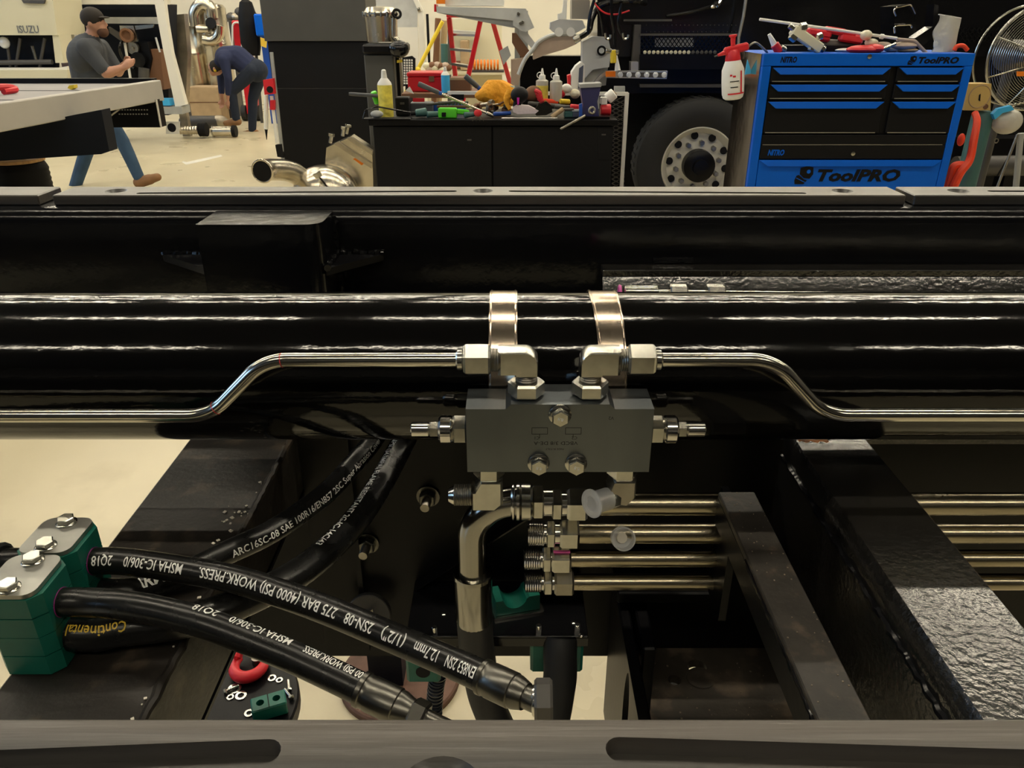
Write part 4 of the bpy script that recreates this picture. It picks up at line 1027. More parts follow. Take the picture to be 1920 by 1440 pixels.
# cable drum
c = P(30, 298, 6.2)
cd = T('cable_drum', 'black cable drum with a round plywood lid under the flatbed', 'cable drum', (c.x, 6.2, 0))
part(cd, 'lid', 'ply_wood', lambda q: q.lathe((c.x, 6.2, c.z - .02), ZA, [(0, .19), (.004, .2), (.022, .2), (.026, .195)], 36))
part(cd, 'cable_roll', 'black_matt', lambda q: q.lathe((c.x, 6.2, .03), ZA, [(0, .20)] + [(.02 * i, .205 + .006 * (i % 2)) for i in range(1, int((c.z - .06) / .02))] + [(c.z - .055, .19)], 36))
part(cd, 'foot', 'ply_wood', lambda q: q.lathe((c.x, 6.2, 0), ZA, [(0, .2), (.028, .2)], 36))
part(cd, 'bolt_cluster', 'zinc_dull', lambda q: q.ball(P(40, 297, 6.16), (.04, .03, .015), 10, 6))

# black tall cabinet
y = 9.4
a, e = P(502, 318, y), P(694, 318, y)
xk0, xk1 = P(499, 60, y).x, P(690, 60, y).x
kb = T('tall_cabinet', 'tall black steel cabinet with a greyer upper panel behind the exhaust', 'cabinet', ((xk0 + xk1) / 2, y + .3, 0))
zs1, zs2 = P(600, 77, y).z, P(600, 165, y).z
part(kb, 'base_panel', 'cabinet_black', lambda q: q.bx(xk0, xk1, y, y + .7, 0, zs2 - .006, .004))
part(kb, 'middle_panel', 'cabinet_black', lambda q: q.bx(xk0, xk1, y, y + .7, zs2 + .002, zs1 - .004, .004))
part(kb, 'upper_panel', 'cabinet_grey', lambda q: q.bx(xk0 - .02, xk1, y - .03, y + .7, zs1, 2.35, .004))
part(kb, 'seam', 'dark_steel', lambda q: q.bx(xk0, xk1, y + .01, y + .6, zs2 - .008, zs2 + .004))
# levelling staff with red clamp
y = 9.0
lv = T('measuring_staff', 'leaning grey measuring staff with red clamp against the black cabinet', 'staff', P(528, 298, y))
part(lv, 'staff', 'grey_paint', lambda q: q.bar(P(509, 98, y), P(509, 98, y) + (P(530, 292, y) - P(509, 98, y)) * (P(509, 98, y).z / (P(509, 98, y).z - P(530, 292, y).z)), .03, .035, YA))
lk = part(lv, 'clamp', 'red_plastic', lambda q: q.slab([(493, 150), (512, 147), (515, 176), (496, 178)], y - .08, .07))
B().cyl(P(506, 168, y - .081), P(506, 168, y - .09), .035, n=16).build('knob', 'black_matt', lk)
part(lv, 'tube', 'white_plastic', lambda q: q.cyl(P(499, 178, y), P(499, 242, y), .024, n=12))
part(lv, 'spike', 'black_matt', lambda q: q.cyl(P(499, 242, y), P(500, 262, y), .018, .003, 12))
part(lv, 'second_tube', 'white_plastic', lambda q: q.cyl(P(509, 180, y - .02), P(520, 268, y - .02), .02, n=12))
part(lv, 'small_clamp', 'red_plastic', lambda q: q.slab(rect(506, 188, 515, 206), y - .06, .05))
part(lv, 'foot', 'black_matt', lambda q: q.slab([(516, 272), (528, 270), (532, 296), (520, 294)], y - .03, .06))
# exhaust after-treatment unit on the floor
y = 7.6
dx = T('exhaust_unit', 'stainless exhaust unit with an open pipe lying in front of the black cabinet', 'exhaust', (P(600, 350, y).x, y, 0))
pth = spline([P(492, 321, y - .42), P(506, 318, y - .30), P(545, 322, y - .10), P(578, 344, y), P(600, 372, y)], 8)
part(dx, 'pipe', 'stainless', lambda q: q.tube(pth, .10, 24))
part(dx, 'pipe_mouth', 'black_matt', lambda q: q.lathe(pth[0] + V((.004, 0, 0)), pth[0] - pth[2], [(0, .092), (.006, .092), (.007, .02)], 24))
part(dx, 'pipe_rim', 'stainless', lambda q: q.torus(pth[0], pth[0] - pth[2], .1, .010, 28, 8))
c = P(610, 352, y); 
part(dx, 'dome', 'stainless', lambda q: q.ball(c + V((0, 0, -.05)), (.32, .26, .27), 28, 14))
part(dx, 'band', 'stainless_dull', lambda q: q.torus(c + V((.06, 0, -.05)), V((1, -.1, .3)), .25, .02, 28, 8))
bxm = part(dx, 'housing', 'stainless', lambda q: q.slab([(612, 277), (655, 258), (698, 286), (700, 352), (606, 352)], y + .15, .25))
for px in ([(626, 270), (634, 266), (697, 308), (696, 316)], [(650, 260), (658, 257), (698, 283), (697, 291)]):
    S(dx, 'rib', 'stainless_dull', px, y + .11, .06)
S(dx, 'orange_label', 'orange', [(662, 298), (667, 296), (682, 307), (678, 310)], y + .145, .006)
for u, v in ((619, 268), (642, 255), (650, 251)):
    cc = P(u, v, y + .2); o = part(dx, 'band_clamp', 'zinc', lambda q: q.cyl(cc, cc + V((.02, 0, .07)), .018, n=10)); B().hex(cc + V((.02, 0, .06)), cc + V((.024, 0, .09)), .03).build('nut', 'zinc', o)
cc = P(598, 331, y - .27); o = part(dx, 'sensor_boss', 'zinc', lambda q: q.hex(cc, cc + V((-.02, -.02, .05)), .04)); B().tube(spline([cc, cc + V((.04, -.03, -.04)), cc + V((.08, -.02, -.1))]), .008, 8).build('sensor_lead', 'black_matt', o)
# ------------------------------------------------------------------ workshop behind: middle
# press with polished pot behind the bench
y = 8.3
pm = T('filter_machine', 'black machine stand with a polished metal pot beside the tall cabinet', 'machine', (P(725, 300, y).x, y, 0))
k = mpp(P(718, 60, y)); c = P(717, 78, y)
part(pm, 'pot', 'stainless', lambda q: q.lathe(c, ZA, [(0, 29 * k), (30 * k, 30 * k), (44 * k, 31 * k), (46 * k, 33 * k), (49 * k, 33 * k), (51 * k, 31 * k), (58 * k, 26 * k), (60 * k, 10 * k)], 36))
for i in range(8):
    a = radians(-160 + 20 * i); p = c + V((cos(a) * 32 * k, sin(a) * 32 * k, 42 * k)); part(pm, 'lid_clamp', 'zinc', lambda q: q.rod(p, p + V((0, 0, 9 * k)), 2 * k, n=8))
part(pm, 'hand_wheel', 'black_matt', lambda q: q.torus(P(744, 26, y - .1), (0.3, -1, .2), 7 * k, 2.5 * k, 16, 8))
part(pm, 'stem', 'black_matt', lambda q: q.cyl(P(744, 26, y - .1), P(738, 36, y), 2 * k, n=8))
part(pm, 'side_pipe', 'stainless', lambda q: q.tube(fillet([P(738, 34, y - .15), P(738, 70, y - .15), P(746, 76, y - .15)], .04), 5 * k, 12))
part(pm, 'table', 'black_satin', lambda q: q.bx(P(688, 84, y).x, P(762, 84, y).x, y - .3, y + .3, P(700, 99, y).z, P(700, 81, y).z, .02))
part(pm, 'bowl', 'black_gloss', lambda q: q.ball(P(748, 92, y - .3), (.10, .08, .08), 16, 10))
part(pm, 'column', 'black_satin', lambda q: q.bx(P(738, 100, y).x, P(750, 100, y).x, y - .1, y + .1, 0, P(700, 99, y).z))
part(pm, 'cabinet', 'cabinet_grey', lambda q: q.bx(P(690, 100, y).x, P(744, 100, y).x, y - .25, y + .25, 0, P(700, 100, y).z, .01))
part(pm, 'lime_band', 'yellow', lambda q: q.slab([(744, 113), (760, 111), (760, 116), (744, 118)], y - .27, .02))
gx = T('grid_panel', 'black and white square-hole panel beside the polished pot machine', 'panel', (P(768, 160, 7.9).x, 7.9, 0))
o = B().slab([(754, 108), (772, 105), (778, 110), (778, 158), (756, 162)], 7.9, .05).build('frame', 'black_matt', gx)
for i in range(4):
    for j in range(10): c = P(758.5 + 4.6 * i, 113 + 4.8 * j, 7.898); B().box(c, (3.1 * mpp(c), .006, 3.2 * mpp(c))).build('white_square', 'white_plastic', gx)
B().slab(rect(760, 158, 774, 420), 7.91, .04).build('leg', 'black_matt', gx)
# white door/frame behind
y = 13.0
wf = T('van_door', 'open white van door with grey glass near the wall', 'door', (P(740, 200, y).x, y, 0))
S(wf, 'glass', 'grey_light', [(690, -10), (772, -10), (783, 15), (782, 51), (690, 51)], y, .04)
S(wf, 'lower_panel', 'white_paint', rect(690, 51, 784, 240), y, .08)
S(wf, 'frame_post', 'white_paint', [(770, -10), (778, -10), (793, 18), (799, 120), (787, 122), (784, 20)], y - .08, .1)
part(wf, 'hinge', 'zinc', lambda q: q.cyl(P(783, 19, y - .1), P(788, 17, y - .1), .03, n=10))
# rolled sheets and handles by the wall
items = [('yellow', (830, 40), (803, 92), .028, 'yellow broom handle leaning by the wall'), ('brown', (820, 34), (816, 112), .045, 'brown wooden pole leaning by the wall'),
         ('cardboard', (832, 38), (826, 112), .05, 'rolled cardboard tube leaning by the wall'), ('black_matt', (796, 26), (800, 118), .02, 'black rubber strip hanging on the van door'),
         ('dark_steel', (838, 38), (838, 118), .03, 'dark steel bar leaning by the wall'), ('teal_dark', (833, 82), (833, 118), .05, 'dark green bottle on the rear shelf')]
for m, a, e, r, lab in items:
    pa_, pe_ = P(*a, 12.4), P(*e, 12.4)
    if 'bottle' in lab: pa_, pe_ = P(*a, 11.7), V((P(*e, 11.7).x, 11.7, P(800, 134, 11.5).z + .001))
    else: pe_ = pa_ + (pe_ - pa_) * (pa_.z / (pa_.z - pe_.z)); pa_.y += .13 * items.index((m, a, e, r, lab)) ; pe_.y = pa_.y
    o = B().rod(pe_, pa_, r, n=12).build('leaning_pole' if 'bottle' not in lab else 'bottle', m); tag(o, lab, 'pole' if 'bottle' not in lab else 'bottle')
y = 11.5
rs = T('rear_shelf', 'cluttered cream rear shelf unit behind the red ladder', 'shelf', (P(880, 200, y).x, y, 0))
part(rs, 'board', 'cream_paint', lambda q: q.bx(P(790, 133, y).x, P(1000, 133, y).x, y, y + .7, P(800, 140, y).z, P(800, 134, y).z))
part(rs, 'back', 'cream_paint', lambda q: q.bx(P(842, 60, y).x, P(940, 60, y).x, y + .6, y + .65, 0, P(880, 36, y).z))
part(rs, 'upper_board', 'grey_light', lambda q: q.slab([(842, 56), (900, 60), (900, 68), (842, 62)], y + .2, .3))
for u in (795, 995): part(rs, 'upright', 'cream_paint', lambda q: q.bx(P(u, 133, y).x, P(u, 133, y).x + .05, y + .3, y + .36, 0, P(u, 134, y).z))
part(rs, 'box', 'cardboard', lambda q: q.bx(P(862, 100, y).x, P(878, 100, y).x, y + .1, y + .4, P(870, 133, y).z, P(870, 76, y).z, .01))
part(rs, 'dark_box', 'brown', lambda q: q.bx(P(846, 110, y).x, P(880, 110, y).x, y + .42, y + .6, P(870, 133, y).z, P(870, 118, y).z, .01))
random.seed(8)
for i in range(9):
    c = P(800 + 5 * i, 127 + random.uniform(-6, 3), y + .1); o = B().ball(c, (.06, .05, .045), 9, 6).build('rag', ('cream_paint', 'beige_guard', 'brown')[i % 3], rs)
part(rs, 'yellow_cap', 'yellow', lambda q: q.ball(P(783, 131, y), (.045, .04, .04), 12, 8))
cl = T('orange_coil', 'coiled orange air line lying on the rear shelf behind the ladder', 'coil', P(912, 132, 10.6))
for i in range(8): part(cl, 'turn', 'orange', lambda q: q.torus(P(890 + 6.2 * i, 122, 10.6), XA, .055, .014, 16, 6))
part(cl, 'rail', 'dark_steel', lambda q: q.bx(P(880, 130, 10.6).x, P(945, 130, 10.6).x, 10.5, 10.75, P(900, 135, 10.6).z, P(900, 131, 10.6).z))
# red stepladder
y = 9.2
ld = T('stepladder', 'red stepladder standing open behind the cluttered bench', 'ladder', (P(890, 320, y).x, y, 0))
def ext(a, e, f): return (a[0] + (e[0] - a[0]) * f, a[1] + (e[1] - a[1]) * f)
for a, e, dy in (((903, 30), (871, 176), 0), ((921, 30), (945, 115), .5), ((842, 30), (854, 145), .55)):
    p0 = P(*a, y + dy * .2); p1 = P(*e, y + dy); d = (p1 - p0); p2 = p0 + d * ((0.02 - p0.z) / d.z)
    part(ld, 'stile', 'red_paint', lambda q: q.bar(p0, p2, .05, .10, YA, .006))
part(ld, 'top_cap', 'red_paint', lambda q: q.bar(P(838, 28, y), P(930, 28, y), .2, .05, ZA, .01))
for i in range(4):
    f = .25 + .2 * i; part(ld, 'tread', 'alu', lambda q: q.bar(P(*ext((842, 30), (854, 145), f * 1.2), y + .3), P(*ext((903, 30), (871, 176), f), y + .02), .08, .025, ZA))
# crane arm and cream cap
y = 8.0
ca = T('crane_arm', 'grey steel crane arm with a pale upper flange above the bench', 'crane arm', P(900, 30, y))
S(ca, 'beam', 'grey_paint', [(819, 24), (985, 40), (985, 54), (960, 52)], y, .35)
S(ca, 'flange', 'grey_light', [(818, 12), (985, 16), (985, 41), (819, 24)], y - .03, .42)
S(ca, 'cover', 'white_paint', [(835, -20), (945, -20), (945, 11), (835, 11)], y + .05, .3)
S(ca, 'marker', 'orange', [(818, -8), (834, -8), (834, 7), (818, 7)], y - .02, .1)
S(ca, 'side_strip', 'red_paint', rect(814, 8, 818, 22), y - .02, .2)
S(ca, 'mount', 'grey_paint', rect(965, 20, 990, 400), y + .5, .25)
# grey/beige machinery right of the crane
y = 7.6
mg = T('mudguard', 'beige curved mudguard and grey bracket hanging behind the bench', 'mudguard', P(1040, 110, y))
S(mg, 'guard_plate', 'beige_guard', [(1000, 92), (1012, 78), (1040, 66), (1078, 66), (1082, 82), (1060, 92), (1020, 104), (1000, 112)], y, .25)
part(mg, 'edge_roll', 'grey_light', lambda q: q.tube(spline([P(972, 140, y), P(984, 112, y), P(1000, 92, y), P(1012, 77, y), P(1040, 65, y), P(1080, 64, y)], 6), .018, 8))
S(mg, 'bracket', 'grey_light', [(962, 16), (986, 16), (1002, 52), (984, 60), (962, 48)], y + .1, .15)
for u, v in ((972, 26), (980, 42), (976, 44)): part(mg, 'bolt', 'zinc', lambda q: q.hex(P(u, v, y + .1), P(u, v, y + .08), .016, ZA))
S(mg, 'chute', 'grey_light', [(972, 56), (988, 60), (1004, 82), (998, 92), (974, 66)], y + .2, .2)
S(mg, 'rusty_strut', 'brown', [(960, 62), (968, 62), (996, 100), (984, 120), (960, 80)], y + .25, .1)
S(mg, 'lower_sheet', 'beige_guard', [(958, 112), (984, 108), (972, 160), (958, 160)], y + .15, .1)
S(mg, 'stand', 'black_satin', rect(975, 105, 1090, 400), y + .35, .2)
S(mg, 'pale_flap', 'grey_paint', [(936, 96), (952, 86), (958, 104), (944, 122)], y + .1, .05)
y = 6.35
hy = T('black_truck', 'black truck with mesh panels and a white steel wheel behind the workbench', 'truck', (P(1300, 350, 6.3).x, 6.3, 0)); bt = hy
S(hy, 'arm_head', 'grey_light', [(1032, 42), (1048, 36), (1092, 38), (1098, 52), (1080, 62), (1066, 64), (1040, 62), (1031, 54)], y, .12)
for u in (1048, 1070): part(hy, 'pivot', 'white_plastic', lambda q: q.cyl(P(u, 60, y - .02), P(u, 60, y + .1), .032, n=16))
S(hy, 'upright', 'grey_light', [(1092, 78), (1112, 68), (1140, 70), (1146, 96), (1142, 126), (1112, 130), (1094, 150), (1092, 160)], y - .1, .15)
o = part(hy, 'pin', 'black_satin', lambda q: q.cyl(P(1128, 95, y - .12), P(1128, 95, y - .09), .035, n=20)); B().cyl(P(1128, 95, y - .125), P(1128, 95, y - .115), .02, n=16).build('pin_end', 'grey_light', o)
S(hy, 'base', 'grey_paint', [(1092, 128), (1140, 126), (1136, 160), (1092, 165)], y - .05, .2)
S(hy, 'foot_post', 'grey_paint', rect(1096, 160, 1124, 420), y, .15)
S(hy, 'steel_block', 'alu', rect(1072, 0, 1106, 36), y + .05, .2)
S(hy, 'white_post', 'white_plastic', [(1046, 26), (1054, 24), (1058, -10), (1064, -10), (1062, 36), (1046, 36)], y + .15, .05)
br = part(hy, 'brass_tap', 'yellow', lambda q: q.rod(P(1150, 118, y - .3), P(1150, 94, y - .3), .022, n=12)); B().rod(P(1136, 95, y - .3), P(1160, 98, y - .3), .016, n=10).build('tap_handle', 'zinc', br)
part(hy, 'tap_nozzle', 'white_plastic', lambda q: q.cyl(P(1158, 132, y - .3), P(1156, 104, y - .3), .022, .006, 12))
part(hy, 'black_hose', 'black_gloss', lambda q: q.tube(spline([P(1084, 72, y - .12), P(1104, 58, y - .14), P(1110, 36, y - .12), P(1124, 12, y - .1), P(1150, 3, y - .1), P(1190, 2, y - .1), P(1210, 6, y)], 8), .02, 10))
part(hy, 'hose_end', 'zinc', lambda q: q.rod(P(1076, 76, y - .12), P(1088, 70, y - .12), .026, n=12))
part(hy, 'red_wire', 'red_plastic', lambda q: q.tube(spline([P(1112, -6, y - .12), P(1118, 10, y - .16), P(1134, 24, y - .16), P(1156, 27, y - .14), P(1180, 20, y - .1)], 8), .006, 6))
for pts in ([(1102, 64), (1106, 30), (1114, 0)], [(1132, 66), (1128, 40), (1118, 4)], [(1153, 90), (1152, 60), (1147, 30), (1146, 0)], [(1168, 66), (1162, 56), (1160, 40), (1166, 6)]):
    part(hy, 'cable', 'black_gloss', lambda q: q.tube(spline([P(u, v, y - .15) for u, v in pts], 6), .012, 8))
for u in (1135, 1168):
    part(hy, 'hook', 'zinc', lambda q: q.tube(fillet([P(u, 62, y - .2), P(u + 1, 74, y - .2), P(u + 9, 72, y - .2), P(u + 10, 65, y - .2)], .02), .009, 8))

# ------------------------------------------------------------------ black truck
y = 6.3
S(bt, 'body_side', 'black_gloss', [(1120, -40), (2100, -40), (2100, 106), (1120, 106)], y + .25, .8)
S(bt, 'chassis_side', 'black_satin', [(1100, 106), (2100, 106), (2100, 175), (1170, 175), (1100, 168)], y + .3, .6)
S(bt, 'wheel_arch', 'black_matt', [(1100, 168), (2100, 172), (2100, 420), (1090, 420)], y + .75, .2)
S(bt, 'pillar', 'dark_steel', [(1190, 46), (1202, 46), (1200, 130), (1184, 130)], y + .18, .06)
S(bt, 'upper_rail', 'dark_steel', rect(1200, 63, 1385, 67), y + .16, .05)
S(bt, 'lower_rail', 'dark_steel', rect(1200, 158, 1420, 164), y + .25, .05)
S(bt, 'cable_rail', 'dark_steel', rect(1170, 36, 1260, 40), y + .2, .04)
part(bt, 'cab_edge', 'alu', lambda q: q.tube([P(1400, -10, y + .1), P(1394, 30, y + .1), P(1385, 70, y + .1), P(1384, 90, y + .1)], .012, 8))
part(bt, 'grab_handle', 'black_gloss', lambda q: q.tube(fillet([P(1250, 30, y + .24), P(1300, 22, y + .2), P(1340, 10, y + .2), P(1350, 4, y + .24)], .03), .012, 8))
part(bt, 'silver_catch', 'chrome', lambda q: q.tube(fillet([P(1335, 13, y + .2), P(1345, 12, y + .17), P(1351, 2, y + .2)], .02), .014, 8))
part(bt, 'painted_backlight', 'white_plastic', lambda q: q.slab(rect(1228, 71, 1300, 88), y + .245, .004))  # white slab paints the lit background seen through the mesh
# diamond mesh strands
msh = B(); random.seed(1)
def strands(u0, u1, v0, v1, yy, step, wpx):
    n = int((u1 - u0) / step); h = (v1 - v0)
    for i in range(-int(h / step) - 1, n + 1):
        for s in (1, -1):
            a0 = u0 + i * step if s == 1 else u0 + i * step + h * .7; a1 = a0 + s * h * .7
            pa, pb = (a0, v0), (a1, v1)
            # clip to the frame columns
            t0, t1 = 0.0, 1.0
            for lim, sg in ((u0, 1), (u1, -1)):
                f0, f1 = sg * (a0 - lim), sg * (a1 - lim)
                if f0 < 0 and f1 < 0: t0 = 2
                elif f0 < 0: t0 = max(t0, f0 / (f0 - f1))
                elif f1 < 0: t1 = min(t1, f0 / (f0 - f1))
            if t0 >= t1 - .02: continue
            A, E = P(a0 + (a1 - a0) * t0, v0 + h * t0, yy), P(a0 + (a1 - a0) * t1, v0 + h * t1, yy)
            msh.bar(A, E, .006, wpx * mpp(A), YA)
strands(1202, 1386, 68, 98, y + .17, 8, 1.6); strands(1800, 1905, 52, 78, y + .17, 9, 2.2)
o = msh.build('mesh_screen', 'black_satin', bt, 0); o['kind'] = 'stuff'
for i in range(17):
    c = P(1209 + 8.2 * i, 98, y + .165); B().lathe(c, (0, -1, 0), [(0, .014), (.004, .014), (.005, .012)], 10).build('painted_hole', 'cream_paint' if i < 11 else 'dark_steel', bt)  # discs, not openings: cream paints bright background showing through, the rest stay dark
for i in range(22):
    for j in range(2): c = P(1212 + 8 * i, 47 + 14 * j * .9, y + .247); B().box(c, (.006, .004, .006)).build('rivet', 'dark_steel', bt)
S(bt, 'step_plate', 'black_satin', rect(1200, 102, 1420, 130), y + .15, .1)
lb = T('light_bar', 'short rear light bar with an amber marker and round clear lenses', 'light bar', P(1200, 150, y - .1))
S(lb, 'bar', 'alu', [(1136, 133), (1252, 133), (1250, 148), (1136, 146)], y - .1, .06)
S(lb, 'lamp_strip', 'dark_steel', [(1160, 136), (1250, 136), (1249, 146), (1160, 144)], y - .104, .01)
for i in range(6): c = P(1163 + 16.5 * i - (0 if i else 0), 140.5, y - .105); B().lathe(c, (0, -1, 0), [(0, 5.2 * mpp(c)), (.006, 4.6 * mpp(c)), (.01, 2 * mpp(c))], 16).build('lens', 'lens_clear', lb)
S(lb, 'amber_marker', 'amber', [(1136, 134), (1154, 134), (1154, 144), (1136, 144)], y - .12, .02)
S(lb, 'arm', 'alu', [(1110, 158), (1126, 140), (1136, 134), (1138, 140), (1128, 146), (1114, 160)], y - .08, .05)
S(lb, 'hanger', 'alu', rect(1183, 116, 1197, 133), y - .06, .1)
# wheel
wc = P(1306, 308, y + .15); wr = 118 * mpp(wc)
wc.y = y + .12
wh = B().lathe(wc + V((0, .22, 0)), (0, -1, 0), [(0, wr * .62), (.0, wr * .86), (.03, wr * .97), (.06, wr), (.22, wr), (.26, wr * .975), (.285, wr * .90), (.295, wr * .78), (.28, wr * .62), (.26, wr * .575)], 64, None, False).build('tyre', 'tyre', bt)
for i in range(48):
    a = 2 * pi * i / 48
    if sin(a) < -.2: continue
    B().box(wc + V((cos(a) * wr * 1.0, .08, sin(a) * wr * 1.0)), (.028, .16, .012), Matrix.Rotation(-a + pi / 2, 3, 'Y')).build('tread_block', 'tyre', wh)
k = wr
rim = B().lathe(wc + V((0, -.045, 0)), (0, -1, 0), [(-.08, k * .56), (-.02, k * .57), (.0, k * .59), (.006, k * .57), (-.02, k * .53), (-.07, k * .48), (-.075, k * .36), (-.05, k * .24), (-.05, .01)], 48, None, False).build('rim', 'rim_white', bt)
B().lathe(wc + V((0, .02, 0)), (0, -1, 0), [(0, k * .25), (.10, k * .245), (.115, k * .21), (.12, k * .12), (.15, k * .11), (.155, .02)], 32).build('hub', 'black_satin', bt)
for i in range(10):
    a = 2 * pi * i / 10 + .2; p = wc + V((cos(a) * k * .34, .018, sin(a) * k * .34)); B().hex(p + V((0, .02, 0)), p + V((0, -.035, 0)), .021, ZA).build('wheel_nut', 'zinc_dull', rim)
for i in range(10):
    a = 2 * pi * i / 10 + .5; p = wc + V((cos(a) * k * .45, .010, sin(a) * k * .45)); B().lathe(p, (0, -1, 0), [(0, .03), (.004, .03)], 16).build('vent_hole', 'black_matt', rim)
# ------------------------------------------------------------------ blue tool chest
y = 4.22
cx0, cx1 = P(1433, 100, y).x, P(1830, 100, y).x
zc = P(1600, 100, y).z
Z = lambda v: P(1600, v, y).z
tc = T('tool_chest', 'blue and black drawer tool chest beside the pedestal fan', 'tool chest', ((cx0 + cx1) / 2, y + .22, 0))
xl_, xr_ = P(1446, 126, y).x, P(1808, 126, y).x
part(tc, 'cabinet_back', 'blue_paint', lambda q: q.bx(cx0, cx1, y + .03, y + .46, .12, zc, .004))
part(tc, 'side_panel', 'chest_side', lambda q: q.bx(cx0 - .004, cx0, y + .03, y + .46, .12, zc - .004))
part(tc, 'top_rail', 'blue_paint', lambda q: q.bx(cx0, cx1, y, y + .03, Z(124), zc, .003))
part(tc, 'side_post', 'blue_paint', lambda q: q.bx(cx0, xl_, y, y + .03, .12, Z(124), .003))
part(tc, 'side_post', 'blue_paint', lambda q: q.bx(xr_, cx1, y, y + .03, .12, Z(124), .003))
part(tc, 'drawer_field', 'drawer_black', lambda q: q.bx(xl_, xr_, y + .022, y + .03, Z(297), Z(124)))
um = 1677
def drawer(ua, ub, v0, v1, lip=True, lipm='blue_paint'):
    xa_, xb_ = P(ua, 131, y).x, P(ub, 131, y).x; za_, zb_ = Z(v0), Z(v1)
    d = B().bx(xa_, xb_, y + .004, y + .02, zb_ + .003, za_, .002).build('drawer', 'drawer_black', tc)
    if lip:
        h = .034; c = .045
        pts = [(xa_ + .004, y - .004, za_ - .002), (xb_ - .004, y - .004, za_ - .002), (xb_ - c, y - .012, za_ - h), (xa_ + c, y - .012, za_ - h)]
        B().prism(pts, (0, .014, 0)).build('handle', lipm, d)
    B().bx(xa_ + .01, xb_ - .02, y - .001, y + .004, zb_ + .004, zb_ + .008).build('edge_trim', 'alu', d)
    return d
for v0, v1 in ((126, 155), (158, 187), (190, 251)):
    drawer(1447, 1671, v0, v1); drawer(1684, 1808, v0, v1)
dl = B().bx(xl_ + .003, xr_ - .003, y + .002, y + .02, Z(272), Z(253), .002).build('drawer', 'drawer_black', tc)
B().bx(xl_ + .01, xr_ - .02, y - .001, y + .002, Z(272), Z(271)).build('edge_trim', 'alu', dl)
bd = B().bx(xl_ + .003, xr_ - .003, y, y + .02, Z(298), Z(273), .002).build('lower_band', 'drawer_black', tc)
db = B().bx(xl_ + .003, xr_ - .003, y + .002, y + .03, .30, Z(300), .002).build('big_drawer', 'blue_paint', tc)
B().prism([(xl_ + .003, y - .004, Z(300)), (xr_ - .003, y - .004, Z(300)), (xr_ - .05, y - .014, Z(311)), (xl_ + .05, y - .014, Z(311))], (0, .02, 0)).build('handle', 'blue_paint', db)
for u, v in ((1630, 106), (1599, 288)):
    c = P(u, v, y); B().lathe(c + V((0, .001, 0)), (0, -1, 0), [(0, .012), (.006, .011), (.007, .004)], 20).build('lock', 'zinc', tc)
def brand(body, u, v, wpx, hpx, m, par, lift=.001):
    c = P(u, v, y); k = mpp(c)
    return flat_text('lettering', body, c, XA, ZA, hpx * k, m, par, width=wpx * k, bold=.045, shear=.22, lift=lift)
brand('NITRO', 1479, 112, 31, 11, 'drawer_black', tc); brand('ToolPRO', 1760, 113, 76, 12, 'drawer_black', tc)
brand('NITRO', 1455, 286, 31, 11, 'blue_paint', bd, .002); brand('ToolPRO', 1610, 329, 156, 23, 'drawer_black', db)
def logo(u, v, s, par):
    c = P(u, v, y - .001); k = mpp(c) * s
    def poly(pts, m, nm, l): B().prism([c + V((a * k, -l, b_ * k)) for a, b_ in pts], (0, .001, 0)).build(nm, m, par)
    poly([(-.35, .45), (.1, .6), (.5, .5), (.55, .05), (.35, -.25), (-.05, -.2), (-.35, .05)], 'drawer_black', 'emblem', .001)
    poly([(.22 + .13 * cos(a * pi / 6), .22 + .13 * sin(a * pi / 6)) for a in range(12)], 'blue_paint', 'emblem_hole', .0022)
    poly([(-.55, -.05), (-.40, .0), (.0, -.3), (.2, -.35), (.0, -.6), (-.6, -.6), (-.65, -.35)], 'drawer_black', 'emblem_shank', .001)
    poly([(-.55, -.22), (.1, -.52), (.1, -.47), (-.55, -.17)], 'blue_paint', 'emblem_stripe', .0022)
logo(1509, 328, 28, db); logo(1711, 113, 13, tc)
for sx_ in (cx0 + .08, cx1 - .08):
    for dy in (.08, .38): part(tc, 'castor', 'tyre', lambda q: q.cyl((sx_ - .02, y + dy, .06), (sx_ + .02, y + dy, .06), .06, n=20))
# things on the chest: the tray surface is zc
def on(o, z): 
    zmin = min((o.matrix_basis @ V(c)).z for c in o.bound_box); o.location.z += z - zmin; return o
yt = y + .14
o = B().rod(P(1424, 36, yt), P(1682, 72, yt), .007, n=10).build('white_rod', 'white_plastic'); tag(o, 'long pale rod lying slanted across the clutter on the tool chest', 'rod')
t = T('bent_pipe', 'pale bent pipe resting on the tool chest beside the zip bag', 'pipe', P(1730, 97, yt))
part(t, 'pipe', 'beige_guard', lambda q: q.tube(fillet([P(1682, 74, yt), P(1715, 77, yt), P(1736, 99, yt)], .04), .009, 10))
part(t, 'collar', 'white_plastic', lambda q: q.rod(P(1650, 68, yt), P(1657, 69, yt), .012, n=10)); 
t = T('valve_manifold', 'pale grey machined valve with ports lying on the tool chest', 'valve', P(1515, 98, yt - .05))
part(t, 'body', 'cream_paint', lambda q: q.bar(P(1486, 55, yt - .05), P(1538, 92, yt - .05), .05, .055, YA, .006))
for a, e, r in (((1494, 58), (1480, 48), .014), ((1500, 52), (1512, 50), .022), ((1532, 70), (1542, 66), .018), ((1482, 66), (1492, 74), .02), ((1524, 84), (1520, 95), .018), ((1536, 86), (1546, 94), .016)):
    part(t, 'port', 'zinc', lambda q: q.hex(P(*a, yt - .06), P(*e, yt - .06), r))
t = T('red_tap_set', 'bunch of red plastic hose taps piled on the tool chest', 'taps', P(1560, 98, yt + .1))
